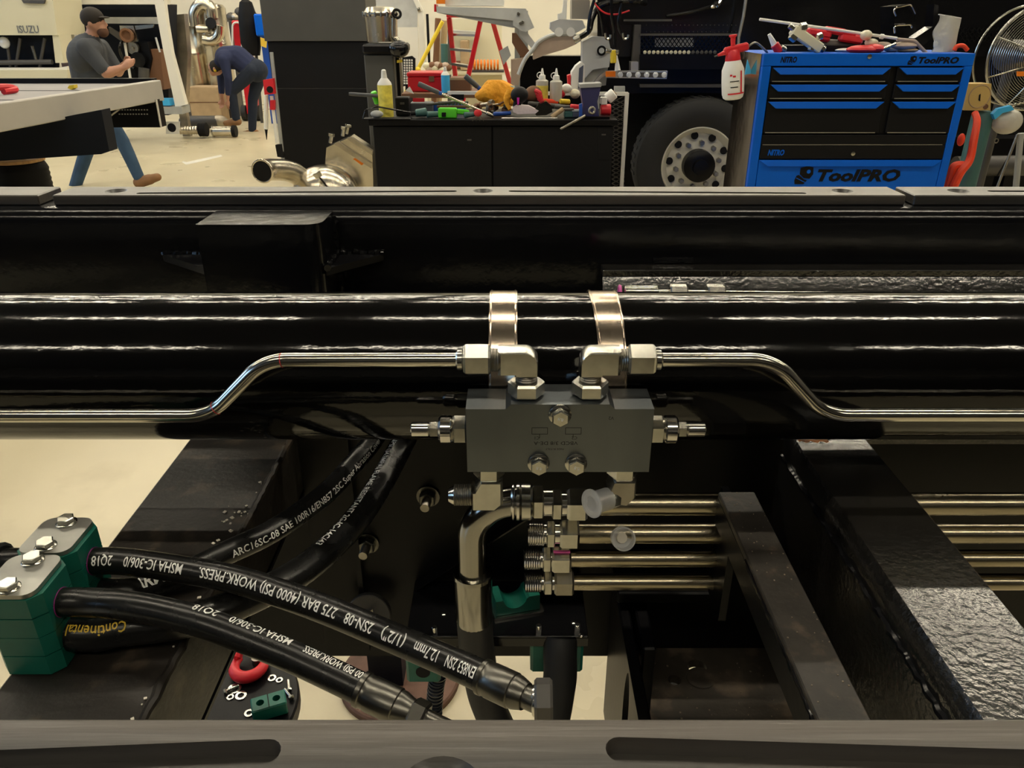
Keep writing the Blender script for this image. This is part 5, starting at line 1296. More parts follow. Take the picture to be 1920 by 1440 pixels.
for u, v, w_, h_ in ((1535, 62, 46, 14), (1565, 58, 40, 12), (1595, 72, 44, 16), (1590, 62, 30, 10), (1540, 72, 30, 10)):
    c = P(u, v, yt + .1); k = mpp(c); part(t, 'tap', 'red_plastic', lambda q: q.box(c, (w_ * k, .05, h_ * k), Matrix.Rotation(radians(8), 3, 'Y'), .01))
part(t, 'grey_pipe', 'dark_steel', lambda q: q.rod(P(1535, 84, yt + .12), P(1610, 88, yt + .12), .03, n=12))
part(t, 'tray', 'black_matt', lambda q: q.bx(P(1480, 98, yt).x, P(1625, 98, yt).x, yt + .06, yt + .22, zc + .001, zc + .03))
t = T('tap_stub', 'red tap with a white nozzle standing at the tool chest edge', 'tap', P(1460, 97, yt))
part(t, 'nozzle', 'white_plastic', lambda q: q.cyl(P(1452, 84, yt), P(1442, 64, yt), .016, .009, 12))
part(t, 'body', 'red_plastic', lambda q: q.rod(P(1452, 83, yt), P(1462, 98, yt), .022, n=14))
part(t, 'collar', 'zinc', lambda q: q.rod(P(1464, 90, yt), P(1472, 96, yt), .018, n=12))
t = T('red_cloth', 'crumpled red cloth on the tool chest under the pale rod', 'cloth', P(1620, 97, yt - .05))
part(t, 'fold', 'red_plastic', lambda q: q.ball(P(1618, 93, yt - .05), (.085, .06, .022), 16, 8))
part(t, 'second_fold', 'red_plastic', lambda q: q.ball(P(1640, 91, yt - .05), (.05, .05, .022), 14, 8))
for i, (u, v, m, r) in enumerate(((1624, 66, 'cream_paint', (.03, .03, .025)), (1634, 80, 'cream_paint', (.035, .03, .02)), (1655, 86, 'beige_guard', (.05, .03, .02)), (1695, 86, 'beige_guard', (.07, .04, .02)), (1700, 94, 'cardboard', (.06, .04, .012)), (1672, 92, 'grey_light', (.05, .03, .015)), (1590, 94, 'white_plastic', (.07, .03, .010)))):
    o = B().ball(P(u, v, yt - .02 + .01 * i), r, 12, 8).build('crumpled_rag', m); tag(o, ['cream rag tucked under the pale rod on the tool chest', 'cream rag beside the red cloth on the tool chest', 'beige rag in the middle of the tool chest', 'beige flat rag under the bent pipe', 'tan paper scrap at the tool chest edge', 'grey rag beside the bent pipe', 'white paper scrap beside the grey valve on the chest'][i], 'rag')
o = B().rod(P(1648, 95, yt - .08), P(1680, 82, yt - .08), .008, n=10).build('spanner', 'zinc'); tag(o, 'bright steel spanner lying among rags on the tool chest', 'spanner')
yb_ = yt + .05
t = T('zip_bag', 'clear zip bag of small parts standing on the tool chest', 'bag', P(1770, 97, yb_))
b = B(); n_, m_ = 9, 12; vs = []
random.seed(3)
for side in (-1, 1):
    for j in range(m_):
        f = j / (m_ - 1); ul = 1746 + (1760 - 1746) * f + (4 * sin(f * 9)); ur = 1788 + (1803 - 1788) * f; v = 98 - (98 - (26 + 6 * 0)) * f
        for i in range(n_):
            g = i / (n_ - 1); th = .035 * sin(pi * g) * (1 - f) ** .7 + .002 + .004 * sin(7 * g + 5 * f)
            vs.append(P(ul + (ur - ul) * g, v + 7 * g * f, yb_) + V((0, side * abs(th), 0)))
fs = []
for s_ in (0, 1):
    o_ = s_ * n_ * m_
    for j in range(m_ - 1):
        for i in range(n_ - 1): fs.append((o_ + j * n_ + i, o_ + j * n_ + i + 1, o_ + (j + 1) * n_ + i + 1, o_ + (j + 1) * n_ + i))
b.add(vs, fs); b.build('film', 'bag_clear', t)
part(t, 'zip', 'white_plastic', lambda q: q.bar(P(1760, 27, yb_), P(1802, 34, yb_), .004, .008, YA))
part(t, 'parts', 'cream_paint', lambda q: q.ball(P(1768, 80, yb_), (.05, .02, .05), 12, 8))
o = B().tube(spline([P(1789, 95, yt), P(1794, 87, yt), P(1806, 86, yt), P(1814, 94, yt)], 6), .011, 10).build('hook_scraper', 'orange_red'); tag(o, 'orange-red plastic hook scraper at the corner of the tool chest', 'scraper')
# shiny clear and dark things behind the chest
t = T('black_bumper', 'shiny black moulded bumper piece standing behind the tool chest', 'bumper', P(1700, 70, 5.3))
part(t, 'shell', 'black_gloss', lambda q: q.slab([(1676, 12), (1700, 8), (1714, 12), (1718, 60), (1700, 72), (1678, 68)], 5.3, .2))
part(t, 'lip', 'chrome', lambda q: q.tube(fillet([P(1678, 62, 5.26), P(1676, 48, 5.26), P(1708, 46, 5.26), P(1710, 52, 5.26)], .03), .006, 8))
part(t, 'rim', 'chrome', lambda q: q.tube(fillet([P(1680, 30, 5.28), P(1674, 16, 5.28), P(1708, 8, 5.28), P(1716, 26, 5.28)], .03), .005, 8))
part(t, 'wing', 'black_gloss', lambda q: q.slab([(1715, 72), (1748, 50), (1752, 8), (1760, 10), (1756, 64), (1724, 92)], 5.4, .1))
part(t, 'leg', 'black_matt', lambda q: q.slab(rect(1690, 68, 1704, 420), 5.4, .1))
# red and white sprayer
y = 4.10
R_ = Matrix.Rotation(radians(-8), 3, 'Y')
c = P(1374, 186, y); k = mpp(c); up = V((-.12, 0, 1)).normalized()
t = T('pressure_sprayer', 'white pump sprayer with a red head hanging at the tool chest side', 'sprayer', c)
part(t, 'bottle', 'white_plastic', lambda q: q.lathe(c, up, [(0, 14 * k), (3 * k, 18 * k), (10 * k, 20 * k), (30 * k, 20.5 * k), (52 * k, 20 * k), (62 * k, 16 * k), (68 * k, 13.5 * k)], 32))
part(t, 'collar', 'red_plastic', lambda q: q.lathe(c + up * 66 * k, up, [(0, 13.5 * k), (3 * k, 14 * k), (16 * k, 12 * k), (20 * k, 9 * k)], 24))
hd = part(t, 'head', 'red_plastic', lambda q: q.bar(c + up * 86 * k + V((-16 * k, 0, -4 * k)), c + up * 90 * k + V((28 * k, 0, 2 * k)), 14 * k, 12 * k, YA, 3 * k))
B().cyl(c + up * 84 * k + V((-14 * k, 0, -3 * k)), c + up * 78 * k + V((-28 * k, 0, -2 * k)), 4.5 * k, 2 * k, 14).build('nozzle', 'red_plastic', hd)
B().cyl(c + up * 77 * k + V((-28 * k, 0, -1 * k)), c + up * 75 * k + V((-34 * k, 0, -1 * k)), 1.4 * k, n=8).build('nozzle_tip', 'dark_steel', hd)
part(t, 'plunger', 'red_plastic', lambda q: q.lathe(c + up * 92 * k, up, [(0, 4 * k), (14 * k, 4.5 * k), (16 * k, 7 * k), (19 * k, 7 * k)], 16))
part(t, 'trigger', 'dark_steel', lambda q: q.tube(spline([c + up * 84 * k + V((16 * k, 0, 0)), c + up * 78 * k + V((20 * k, 0, 0)), c + up * 70 * k + V((19 * k, 0, 0))]), 1.8 * k, 8))
def wrap(u0, u1, t0, t1, m, nm):
    b = B(); n = 12; r = 20.9 * k; vs = []
    fx = V((1, 0, .12)).normalized()
    for j in (t0, t1):
        for i in range(n + 1):
            a = u0 + (u1 - u0) * i / n; vs.append(c + up * j * k + (fx * sin(a) + V((0, -1, 0)) * cos(a)) * r)
    b.add(vs, [(i, i + 1, n + 2 + i, n + 1 + i) for i in range(n)]); return b.build(nm, m, t, 35, False)
wrap(-.7, .95, 10, 12.5, 'red_plastic', 'label_band'); wrap(.45, .62, 12, 50, 'red_plastic', 'label_stripe')
for i, (a0, a1, tt) in enumerate(((-.5, -.3, 42), (-.25, .0, 40), (-.5, .3, 32), (-.45, .2, 22))): wrap(a0, a1, tt, tt + (3 if i < 2 else 1.6), 'red_plastic' if i < 2 else 'black_matt', 'label_print')
part(t, 'hook', 'zinc_dull', lambda q: q.tube(spline([c + up * 90 * k + V((26 * k, 0, 0)), c + up * 97 * k + V((45 * k, .03, 0)), V((cx0 + .03, 4.27, zc + .003))]), 2.0 * k, 8))
# blue tag hanging
o = B().slab([(1397, 140), (1402, 112), (1410, 138)], 4.4, .01).build('blue_tag', 'blue_bright'); tag(o, 'small blue triangular tag hanging beside the sprayer', 'tag')
o.location.z += 0
# ------------------------------------------------------------------ fan and things right of the chest
y = 4.8
fc = P(1945, 108, y); fr = 92 * mpp(fc)
fn = T('pedestal_fan', 'large grey wire-guard pedestal fan beside the tool chest', 'fan', (fc.x, y + .2, 0))
part(fn, 'rim', 'zinc', lambda q: q.torus(fc, (0, 1, 0), fr, .009, 56, 8))
part(fn, 'rear_rim', 'zinc', lambda q: q.torus(fc + V((0, .16, 0)), (0, 1, 0), fr * .97, .007, 56, 8))
for i in range(22):
    r = fr * (.20 + .80 * i / 22); bow = .09 * (1 - (r / fr) ** 2); part(fn, 'guard_ring', 'zinc', lambda q: q.torus(fc + V((0, -bow, 0)), (0, 1, 0), r, .0020, 56, 5))
for i in range(8):
    a = 2 * pi * i / 8 + .39
    pts = [fc + V((cos(a) * fr * f, -.09 * (1 - f * f) - .004, sin(a) * fr * f)) for f in (.12, .3, .5, .7, .85, 1.0)]; part(fn, 'guard_spoke', 'zinc', lambda q: q.tube(pts, .004, 6))
part(fn, 'motor', 'dark_steel', lambda q: q.cyl(fc + V((0, .03, 0)), fc + V((0, .3, 0)), .09, n=24))
for i in range(3):
    a = 2 * pi * i / 3 + .7
    pts = [fc + V((cos(a + d_) * fr * f, .05 + s_, sin(a + d_) * fr * f)) for f, d_, s_ in ((.2, 0, 0), (.85, -.25, -.02), (.88, .25, .02), (.25, .5, .02))]
    part(fn, 'blade', 'dark_steel', lambda q: q.prism(pts, (0, .004, 0)))
part(fn, 'orange_badge', 'orange', lambda q: q.slab(rect(1908, 134, 1924, 143), y - .1, .01))
part(fn, 'pole', 'dark_steel', lambda q: q.cyl((fc.x, y + .25, .03), (fc.x, y + .25, fc.z), .03, n=16))
part(fn, 'stand_leg', 'zinc_dull', lambda q: q.cyl(P(1908, 252, y), P(1870, 350, y), .008, n=8))
part(fn, 'second_leg', 'grey_paint', lambda q: q.cyl(P(1914, 250, y), P(1904, 360, y), .018, n=8))
part(fn, 'base', 'dark_steel', lambda q: q.lathe((fc.x, y + .25, 0), ZA, [(0, .22), (.03, .22), (.045, .18)], 36))
bgp = T('parts_bag', 'clear parts bag with a blue top hanging below the fan', 'bag', P(1880, 250, 4.6))
part(bgp, 'bag', 'bag_clear', lambda q: q.ball(P(1888, 228, 4.6), (.085, .06, .07), 20, 12))
part(bgp, 'contents', 'beige_guard', lambda q: q.ball(P(1880, 235, 4.6), (.05, .04, .04), 14, 10))
part(bgp, 'blue_top', 'blue_bright', lambda q: q.slab([(1862, 214), (1872, 204), (1896, 198), (1902, 206), (1880, 212), (1866, 224)], 4.55, .03))
part(bgp, 'hook', 'zinc_dull', lambda q: q.torus(P(1868, 264, 4.6), (0, 1, 0), .012, .003, 12, 6))
y = 4.58
t = T('filter_box', 'yellow cardboard box with a round printed seal beside the tool chest', 'box', P(1836, 207, y))
part(t, 'carton', 'card_yellow', lambda q: q.slab([(1817, 157), (1859, 157), (1857, 207), (1808, 207)], y, .1))
part(t, 'printed_ring', 'cardboard', lambda q: q.torus(P(1837, 181, y - .001), (0, 1, 0), 20 * mpp(P(1837, 181, y)), .003, 32, 6))
part(t, 'print_mark', 'black_matt', lambda q: q.slab([(1836, 178), (1839, 176), (1838, 190), (1835, 188)], y - .003, .003))
part(t, 'seal', 'brown', lambda q: q.cyl(P(1848, 200, y - .006), P(1848, 200, y + .01), .014, n=14))
gr = T('green_cylinder', 'grey-green gas cylinder standing under the yellow box', 'cylinder', (P(1845, 290, y + .06).x, y + .06, 0))
a = P(1845, 207, y + .06); part(gr, 'bottle', 'teal_dark', lambda q: q.lathe((a.x, y + .06, 0), ZA, [(0, .05), (.01, .058), (a.z - .03, .058), (a.z - .003, .045)], 28))
orr = T('orange_sling', 'orange-red lifting sling draped beside the tool chest', 'sling', P(1800, 350, 4.5))
part(orr, 'strap', 'orange_red', lambda q: q.tube(spline([P(1828, 212, 4.55), P(1832, 228, 4.5), P(1826, 262, 4.45), P(1818, 300, 4.42), P(1802, 322, 4.4), P(1790, 345, 4.4), P(1782, 372, 4.4), V((P(1782, 372, 4.4).x, 4.4, .03))], 8), [.018 + .008 * (i / 56) for i in range(57)], 10))
part(orr, 'loop', 'orange_red', lambda q: q.tube(spline([P(1808, 310, 4.44), P(1790, 312, 4.44), P(1784, 330, 4.44), P(1776, 360, 4.44)], 8), .024, 10))
part(orr, 'knot', 'orange_red', lambda q: q.ball(P(1802, 262, 4.5), (.02, .02, .035), 12, 8))
ds = T('dark_drum', 'dark steel drum and axle lying behind the fan base', 'drum', (P(1870, 320, 5.6).x, 5.6, 0))
part(ds, 'axle_tube', 'dark_steel', lambda q: q.cyl(P(1790, 312, 5.6), P(2100, 308, 5.6), .07, n=24))
part(ds, 'frame', 'black_satin', lambda q: q.bx(P(1800, 280, 5.9).x, P(2100, 280, 5.9).x, 5.9, 6.1, P(1870, 300, 5.9).z, P(1870, 260, 5.9).z))
for u in (1856, 1892): part(ds, 'foot', 'black_satin', lambda q: q.bx(P(u, 320, 5.6).x - .03, P(u, 320, 5.6).x + .03, 5.58, 5.72, 0, P(u, 315, 5.6).z))
part(ds, 'hanging_wire', 'black_matt', lambda q: q.tube(spline([P(1905, 210, 5.2), P(1902, 270, 5.2), P(1870, 330, 5.3)], 8), .006, 6))
# ------------------------------------------------------------------ workbench and its clutter
BY = 5.0
BZ = P(930, 224, BY).z
bx0, bx1 = P(697, 226, BY).x, P(1152, 226, BY).x
wb = T('workbench', 'black steel workbench cabinet piled with tools before the black truck', 'workbench', ((bx0 + bx1) / 2, BY + .3, 0))
part(wb, 'worktop', 'black_satin', lambda q: q.bx(bx0 - .02, bx1 + .02, BY - .02, BY + .62, BZ - .035, BZ, .003))
xm_ = P(923, 260, BY).x
part(wb, 'door', 'cabinet_black', lambda q: q.bx(bx0 + .004, xm_ - .004, BY, BY + .03, .18, BZ - .04, .004))
part(wb, 'door', 'cabinet_black', lambda q: q.bx(xm_ + .004, bx1 - .004, BY, BY + .03, .18, BZ - .04, .004))
part(wb, 'carcass', 'cabinet_black', lambda q: q.bx(bx0, bx1, BY + .03, BY + .6, .15, BZ - .036))
for sx_ in (bx0 + .1, bx1 - .1):
    for dy in (.08, .52): part(wb, 'castor', 'tyre', lambda q: q.cyl((sx_ - .025, BY + dy, .075), (sx_ + .025, BY + dy, .075), .075, n=20))
for u, v in ((880, 262), (1132, 252)): part(wb, 'latch', 'dark_steel', lambda q: q.slab(rect(u - 4, v - 1, u + 4, v + 2), BY - .004, .006))
part(wb, 'side_hatch', 'cabinet_black', lambda q: q.slab([(1120, 240), (1148, 240), (1146, 300), (1122, 300)], BY - .003, .004))
# white frame with black lattice
y = 5.35
wf2 = T('mesh_stand', 'white square-tube stand with black lattice beside the workbench', 'stand', (P(1170, 350, y).x, y, 0))
part(wf2, 'top_tube', 'white_paint', lambda q: q.bar(P(840, 174, y + .32), P(1177, 176, y), .025, .022, ZA))
part(wf2, 'upright', 'white_paint', lambda q: q.bx(P(1172, 176, y).x, P(1178, 176, y).x + .004, y - .012, y + .012, 0, P(1170, 174, y).z))
part(wf2, 'joint_plate', 'grey_paint', lambda q: q.slab(rect(1152, 162, 1172, 174), y + .03, .03))
part(wf2, 'lattice_sheet', 'black_matt', lambda q: q.slab([(1146, 180), (1172, 180), (1168, 420), (1144, 420)], y + .03, .01))
lat = B()
for i in range(26):
    for s in (1, -1):
        v0_ = 184 + 8 * i; A, E = P(1147, v0_, y + .025), P(1171, v0_ + s * 12, y + .025)
        lat.bar(A, E, .006, .005, YA)
o = lat.build('lattice', 'dark_steel', wf2, 0); o['kind'] = 'stuff'
# spare chequered tyre under the bench end
c = P(1095, 356, 4.6); 
st_ = T('spare_wheel', 'small chunky black tyre standing in front of the workbench', 'wheel', (c.x, 4.6, 0))
r_ = 62 * mpp(c); zc_ = P(1095, 344, 4.6).z - .26
part(st_, 'tyre', 'tyre', lambda q: q.lathe((c.x - .0, 4.6, zc_), (0, 0, 1), [(0, .14), (.02, .20), (.08, .215), (.14, .20), (.16, .14)], 40))
for i in range(40):
    a = 2 * pi * i / 40; B().box((c.x + cos(a) * .185, 4.6 + sin(a) * .185, zc_ + .157), (.03, .014, .012), Matrix.Rotation(a + .5, 3, 'Z')).build('tread_block', 'grey_paint', st_)
part(st_, 'stand', 'black_matt', lambda q: q.cyl((c.x, 4.6, 0), (c.x, 4.6, zc_ + .02), .12, n=20))

def bp_(u, f=.3): return P(u, 0, BY)                # helper unused beyond columns
def spot(u, v, y): p = P(u, v, y); return V((p.x, y, BZ + .001))
def aerosol(u, v0, v1, wpx, y, m, label, z0, cap='white_plastic'):
    a, e = P(u, v1, y), P(u, v0, y); a.z = z0 + .001; k = mpp(a); r = wpx / 2 * k; h = e.z - a.z
    t = T('spray_can', label, 'spray can', a)
    part(t, 'can', m, lambda q: q.lathe(a, ZA, [(0, r * .92), (h * .01, r), (h * .66, r), (h * .68, r * .97)], 24))
    part(t, 'shoulder', cap, lambda q: q.lathe(a + ZA * h * .68, ZA, [(0, r), (h * .05, r * .9), (h * .14, r * .45)], 24))
    part(t, 'nozzle', cap, lambda q: q.lathe(a + ZA * h * .82, ZA, [(0, r * .42), (h * .10, r * .36), (h * .16, r * .3), (h * .18, r * .15)], 16))
    return t
aerosol(725, 130, 219, 27, BY + .125, 'yellow_can', 'yellow spray can standing on the workbench', BZ)
# raised shelf behind the bench carrying the red toolbox
y = BY + .75
zs_ = P(800, 173, y + .1).z
rb = T('rear_bench', 'dark narrow rear bench behind the workbench under the red toolbox', 'bench', (P(860, 200, y).x, y + .3, 0))
part(rb, 'top', 'brown', lambda q: q.bx(P(752, 173, y).x, P(985, 173, y).x, y, y + .5, zs_ - .03, zs_, .003))
for u in (760, 975):
    for dy in (.03, .43): part(rb, 'leg', 'dark_steel', lambda q: q.bx(P(u, 173, y).x - .02, P(u, 173, y).x + .02, y + dy, y + dy + .04, 0, zs_ - .03))
yb_ = y + .12
aerosol(836, 125, 172, 16, y + .06, 'blue_bright', 'blue and white spray can beside the red toolbox', zs_)
t = T('red_toolbox', 'red steel toolbox behind the yellow spray can', 'toolbox', V((P(795, 173, yb_).x, yb_, zs_)))
zt_ = P(795, 136, yb_).z
part(t, 'box', 'red_paint', lambda q: q.bx(P(764, 150, yb_).x, P(828, 150, yb_).x, yb_, yb_ + .25, zs_ + .001, zt_ - .03, .006))
part(t, 'lid', 'red_paint', lambda q: q.bx(P(763, 150, yb_).x, P(829, 150, yb_).x, yb_ - .004, yb_ + .254, zt_ - .028, zt_, .006))
part(t, 'latch', 'brown', lambda q: q.slab(rect(804, 143, 814, 153), yb_ - .008, .006))
t = T('brown_box', 'brown cardboard box beside the blue spray can', 'box', V((P(862, 173, yb_).x, yb_, zs_)))
part(t, 'carton', 'brown', lambda q: q.bx(P(843, 150, yb_).x, P(882, 150, yb_).x, yb_, yb_ + .2, zs_ + .001, P(860, 146, yb_).z, .004))
part(t, 'flap', 'cardboard', lambda q: q.bx(P(843, 150, yb_).x, P(882, 150, yb_).x, yb_ - .002, yb_, P(860, 150, yb_).z, P(860, 146, yb_).z))
# wire tray on the left corner
t = T('wire_tray', 'black shallow tray hanging over the workbench corner by the yellow can', 'tray', spot(720, 222, BY + .1))
xa_, xb_ = P(682, 222, BY).x, P(770, 222, BY).x
part(t, 'base', 'black_matt', lambda q: q.bx(xa_, xb_, BY - .03, BY + .06, BZ + .001, BZ + .007))
part(t, 'rim', 'black_gloss', lambda q: q.tube(fillet([V((xa_, BY - .03, BZ + .006)), V((xa_ + .02, BY - .03, BZ + .06)), V((xa_ + .08, BY + .05, BZ + .07)), V((xb_, BY + .08, BZ + .03))], .02), .005, 8))
part(t, 'lens', 'grey_light', lambda q: q.ball(V((xa_ + .08, BY + .02, BZ + .03)), (.04, .02, .022), 14, 8))
# many hand tools: (kind, pixel start, pixel end, radius, material, y offset, label)
def rodtool(a, e, y, parts, name, label, cat):
    A, E = P(*a, y), P(*e, y + .02); d = (E - A); L = d.length; d.normalize(); t = T(name, label, cat, E if E.z < A.z else A)
    for nm, f0, f1, r0, r1, m in parts: B().lathe(A + d * L * f0, d, [(0, r0 * .8), (L * (f1 - f0) * .06, r0), (L * (f1 - f0) * .94, r1), (L * (f1 - f0), r1 * .8)], 14).build(nm, m, t)
    return t
rodtool((654, 176), (712, 180), BY + .1, [('blade', 0, 1, .011, .011, 'grey_handle')], 'pry_bar', 'dark flat pry bar sticking out past the workbench corner', 'pry bar')
rodtool((700, 172), (708, 194), BY + .13, [('body', 0, 1, .020, .020, 'bright_green')], 'green_marker', 'lime green marker behind the yellow spray can', 'marker')
rodtool((784, 157), (926, 218), BY + .06, [('grip', 0, .27, .016, .014, 'grey_handle'), ('collar', .27, .31, .012, .012, 'blue_plastic'), ('shaft', .31, .9, .008, .007, 'stainless'), ('tip', .9, 1, .012, .010, 'stainless')], 'breaker_bar', 'long steel breaker bar with a grey grip leaning over the tools', 'breaker bar')
rodtool((872, 142), (906, 172), BY + .30, [('grip', 0, .7, .018, .016, 'grey_handle'), ('collar', .7, 1, .014, .012, 'blue_plastic')], 'ratchet', 'grey-handled ratchet standing behind the orange cloth', 'ratchet')
rodtool((800, 196), (868, 190), BY + .14, [('shaft', 0, 1, .007, .010, 'dark_steel')], 'long_chisel', 'long dark chisel lying behind the green pliers', 'chisel')
rodtool((770, 213), (800, 210), BY + .07, [('head', .3, 1, .022, .026, 'teal_dark'), ('shaft', 0, .3, .012, .012, 'black_matt')], 'hoof_pick', 'dark green tool handle next to the yellow can', 'tool handle')
rodtool((800, 215), (822, 214), BY + .07, [('body', 0, 1, .020, .018, 'teal_dark')], 'teal_socket', 'dark green cylindrical socket beside the bright green clamp', 'socket')
rodtool((870, 216), (890, 214), BY + .05, [('body', 0, 1, .018, .014, 'teal_dark')], 'teal_grip', 'dark green grip between the bright clamp and the keys', 'tool handle')
rodtool((925, 214), (958, 212), BY + .08, [('body', 0, 1, .013, .012, 'blue_plastic')], 'blue_pen', 'blue plastic pen torch lying below the orange cloth', 'torch')
rodtool((1034, 220), (1056, 204), BY + .06, [('grip', 0, 1, .016, .014, 'cardboard')], 'file_handle', 'tan wooden file handle at the bench edge beside the vise', 'file')
rodtool((1040, 200), (1092, 203), BY + .16, [('grip', .55, 1, .022, .020, 'red_plastic'), ('shaft', 0, .55, .014, .014, 'dark_steel')], 'red_screwdriver', 'red-handled screwdriver lying beside the vise', 'screwdriver')
rodtool((1018, 190), (1046, 192), BY + .26, [('grip', 0, 1, .018, .018, 'orange_red')], 'orange_grip', 'orange-red tool grip under the clear applicator bottle', 'tool handle')
rodtool((1050, 190), (1068, 191), BY + .2, [('body', 0, 1, .016, .016, 'yellow')], 'yellow_torch', 'small yellow torch beside the orange-red grip', 'torch')
rodtool((990, 194), (1060, 200), BY + .2, [('body', 0, 1, .014, .014, 'dark_steel')], 'torque_wrench', 'dark torque wrench lying behind the plastic bag', 'wrench')
rodtool((940, 222), (1045, 222), BY + .02, [('shaft', 0, 1, .006, .006, 'alu')], 'steel_rule', 'thin steel rod lying along the bench front edge', 'rod')
t = rodtool((1051, 242), (1106, 212), BY - .03, [('shaft', 0, .85, .008, .008, 'zinc_dull')], 'ring_spanner', 'steel ring spanner hanging over the bench edge at the vise', 'spanner')
part(t, 'ring', 'zinc_dull', lambda q: q.torus(P(1110, 207, BY - .02), (.3, -1, .1), .018, .007, 18, 8))
# boxes
def boxitem(u0, v0, u1, v1, y, d, m, name, label, cat, rz=0, extra=None, bev=.006):
    a, e = P(u0, v1, y), P(u1, v0, y); a.z = BZ + .001; t = T(name, label, cat, V(((a.x + e.x) / 2, y + d / 2, a.z)))
    R = Matrix.Rotation(radians(rz), 3, 'Z'); k = mpp(a); h = (v1 - v0) * k
    B().box(((a.x + e.x) / 2, y + d / 2, a.z + h / 2), (e.x - a.x, d, h), R, bev).build('body', m, t)
    if extra: extra(t)
    return t
boxitem(742, 182, 766, 214, BY + .2, .1, 'black_matt', 'socket_case', 'small black socket case behind the yellow can', 'case', 0, lambda t: S(t, 'latch', 'dark_steel', rect(750, 192, 758, 196), BY + .196, .006))
boxitem(768, 176, 810, 196, BY + .28, .12, 'grey_handle', 'battery_pack', 'grey power-tool battery with a red label beside the red toolbox', 'battery', 0, lambda t: S(t, 'red_label', 'red_plastic', rect(774, 184, 796, 191), BY + .276, .005))
boxitem(812, 176, 872, 192, BY + .36, .1, 'blue_plastic', 'blue_case', 'long blue plastic case behind the breaker bar', 'case', 0, lambda t: S(t, 'dark_lid', 'black_matt', rect(846, 177, 870, 188), BY + .355, .006))
boxitem(756, 166, 776, 178, BY + .5, .05, 'white_paint', 'paper_card', 'folded white paper card leaning before the red toolbox', 'card', 20, lambda t: S(t, 'fold', 'white_plastic', [(760, 170), (768, 162), (776, 176)], BY + .49, .004), .002)
t = boxitem(822, 204, 856, 222, BY + .05, .05, 'bright_green', 'spring_clamp', 'bright green plastic clamp at the front of the bench', 'clamp', -6)
S(t, 'slot', 'black_matt', rect(828, 211, 836, 219), BY + .044, .004); part(t, 'jaw', 'bright_green', lambda q: q.box(P(868, 210, BY + .08), (.08, .03, .03), Matrix.Rotation(.1, 3, 'Y'), .006))
t = T('wire_brush', 'wire brush lying behind the bright green clamp', 'brush', spot(850, 203, BY + .15))
part(t, 'handle', 'brown', lambda q: q.box(P(850, 200, BY + .16), (.21, .03, .014), None, .004))
for i in range(9): c = P(824 + 6.4 * i, 197, BY + .155); part(t, 'bristle_tuft', 'dark_steel', lambda q: q.cyl(c, c + V((0, 0, .022)), .009, .011, 8))
t = T('key_bunch', 'bunch of keys with a red round tag at the bench edge', 'keys', P(897, 226, BY - .01))
part(t, 'tag', 'red_plastic', lambda q: q.ball(P(896, 212, BY + .01), (.025, .012, .022), 16, 10))
for i in range(4): part(t, 'key', 'zinc', lambda q: q.bar(P(894 + 2 * i, 216, BY - .022), P(886 + 7 * i, 227, BY - .024), .002, .007, YA))
t = T('orange_cloth', 'rumpled orange cloth heaped in the middle of the workbench', 'cloth', spot(930, 215, BY + .3))
random.seed(12)
b = B(); n_, m_ = 26, 12; vs = []; cc = P(932, 178, BY + .3); k = mpp(cc)
for j in range(m_ + 1):
    f = j / m_
    for i in range(n_):
        a = 2 * pi * i / n_; wob = 1 + .16 * sin(3 * a + 4 * f) + .10 * sin(7 * a - 5 * f)
        r = (38 * k) * (.15 + .85 * sin(pi * (.06 + .6 * f))) * wob; vs.append(cc + V((r * cos(a) + 6 * k * (f - .5), r * sin(a) * .7, (26 - 40 * f) * k + 5 * k * sin(2 * a + 1) * f)))
b.add(vs, [(j * n_ + i, j * n_ + (i + 1) % n_, (j + 1) * n_ + (i + 1) % n_, (j + 1) * n_ + i) for j in range(m_) for i in range(n_)] + [list(range(n_))])
b.build('cloth', 'yellow_cloth', t, 60)
part(t, 'hanging_tail', 'yellow_cloth', lambda q: q.tube(spline([P(958, 172, BY + .16), P(950, 188, BY + .14), P(956, 206, BY + .12)], 8), [.03 - .0012 * i for i in range(17)], 10), 60)
t = T('tool_pile', 'pile of greasy steel parts under the orange cloth', 'metal parts', spot(900, 212, BY + .2))
random.seed(21)
for i in range(14):
    c = P(886 + random.uniform(0, 62), 201 + random.uniform(-9, 6), BY + .14 + random.uniform(0, .12)); r = random.uniform(.012, .028)
    ax = V((random.uniform(-1, 1), random.uniform(-1, 1), random.uniform(-.3, .5))); o = B()
    if i % 3 == 0: o.hex(c, c + ax.normalized() * .03, r)
    elif i % 3 == 1: o.torus(c, ax, r, r * .35, 14, 6)
    else: o.rod(c, c + ax.normalized() * .07, r * .5, n=10)
    o.build(('nut', 'ring', 'pin')[i % 3], ('zinc_dull', 'dark_steel', 'stainless_dull')[i % 3] if i % 2 else 'brown', t)
t = T('cordless_drill', 'black cordless drill with a magenta stripe beside the orange cloth', 'drill', spot(975, 205, BY + .2))
part(t, 'body', 'black_matt', lambda q: q.ball(P(974, 178, BY + .1), (.055, .06, .05), 18, 12))
part(t, 'grip', 'black_matt', lambda q: q.bar(P(972, 182, BY + .1), P(968, 204, BY + .1), .05, .045, YA, .012))
part(t, 'stripe', 'magenta', lambda q: q.slab([(969, 183), (974, 183), (973, 196), (970, 196)], BY + .042, .03))
part(t, 'dark_case', 'teal_dark', lambda q: q.ball(P(955, 172, BY + .3), (.05, .04, .04), 14, 10))
t = T('work_glove', 'red and grey work glove beside the applicator bottles', 'glove', spot(1000, 195, BY + .28))
part(t, 'palm', 'brown', lambda q: q.ball(P(1000, 176, BY + .28), (.055, .04, .05), 16, 10))
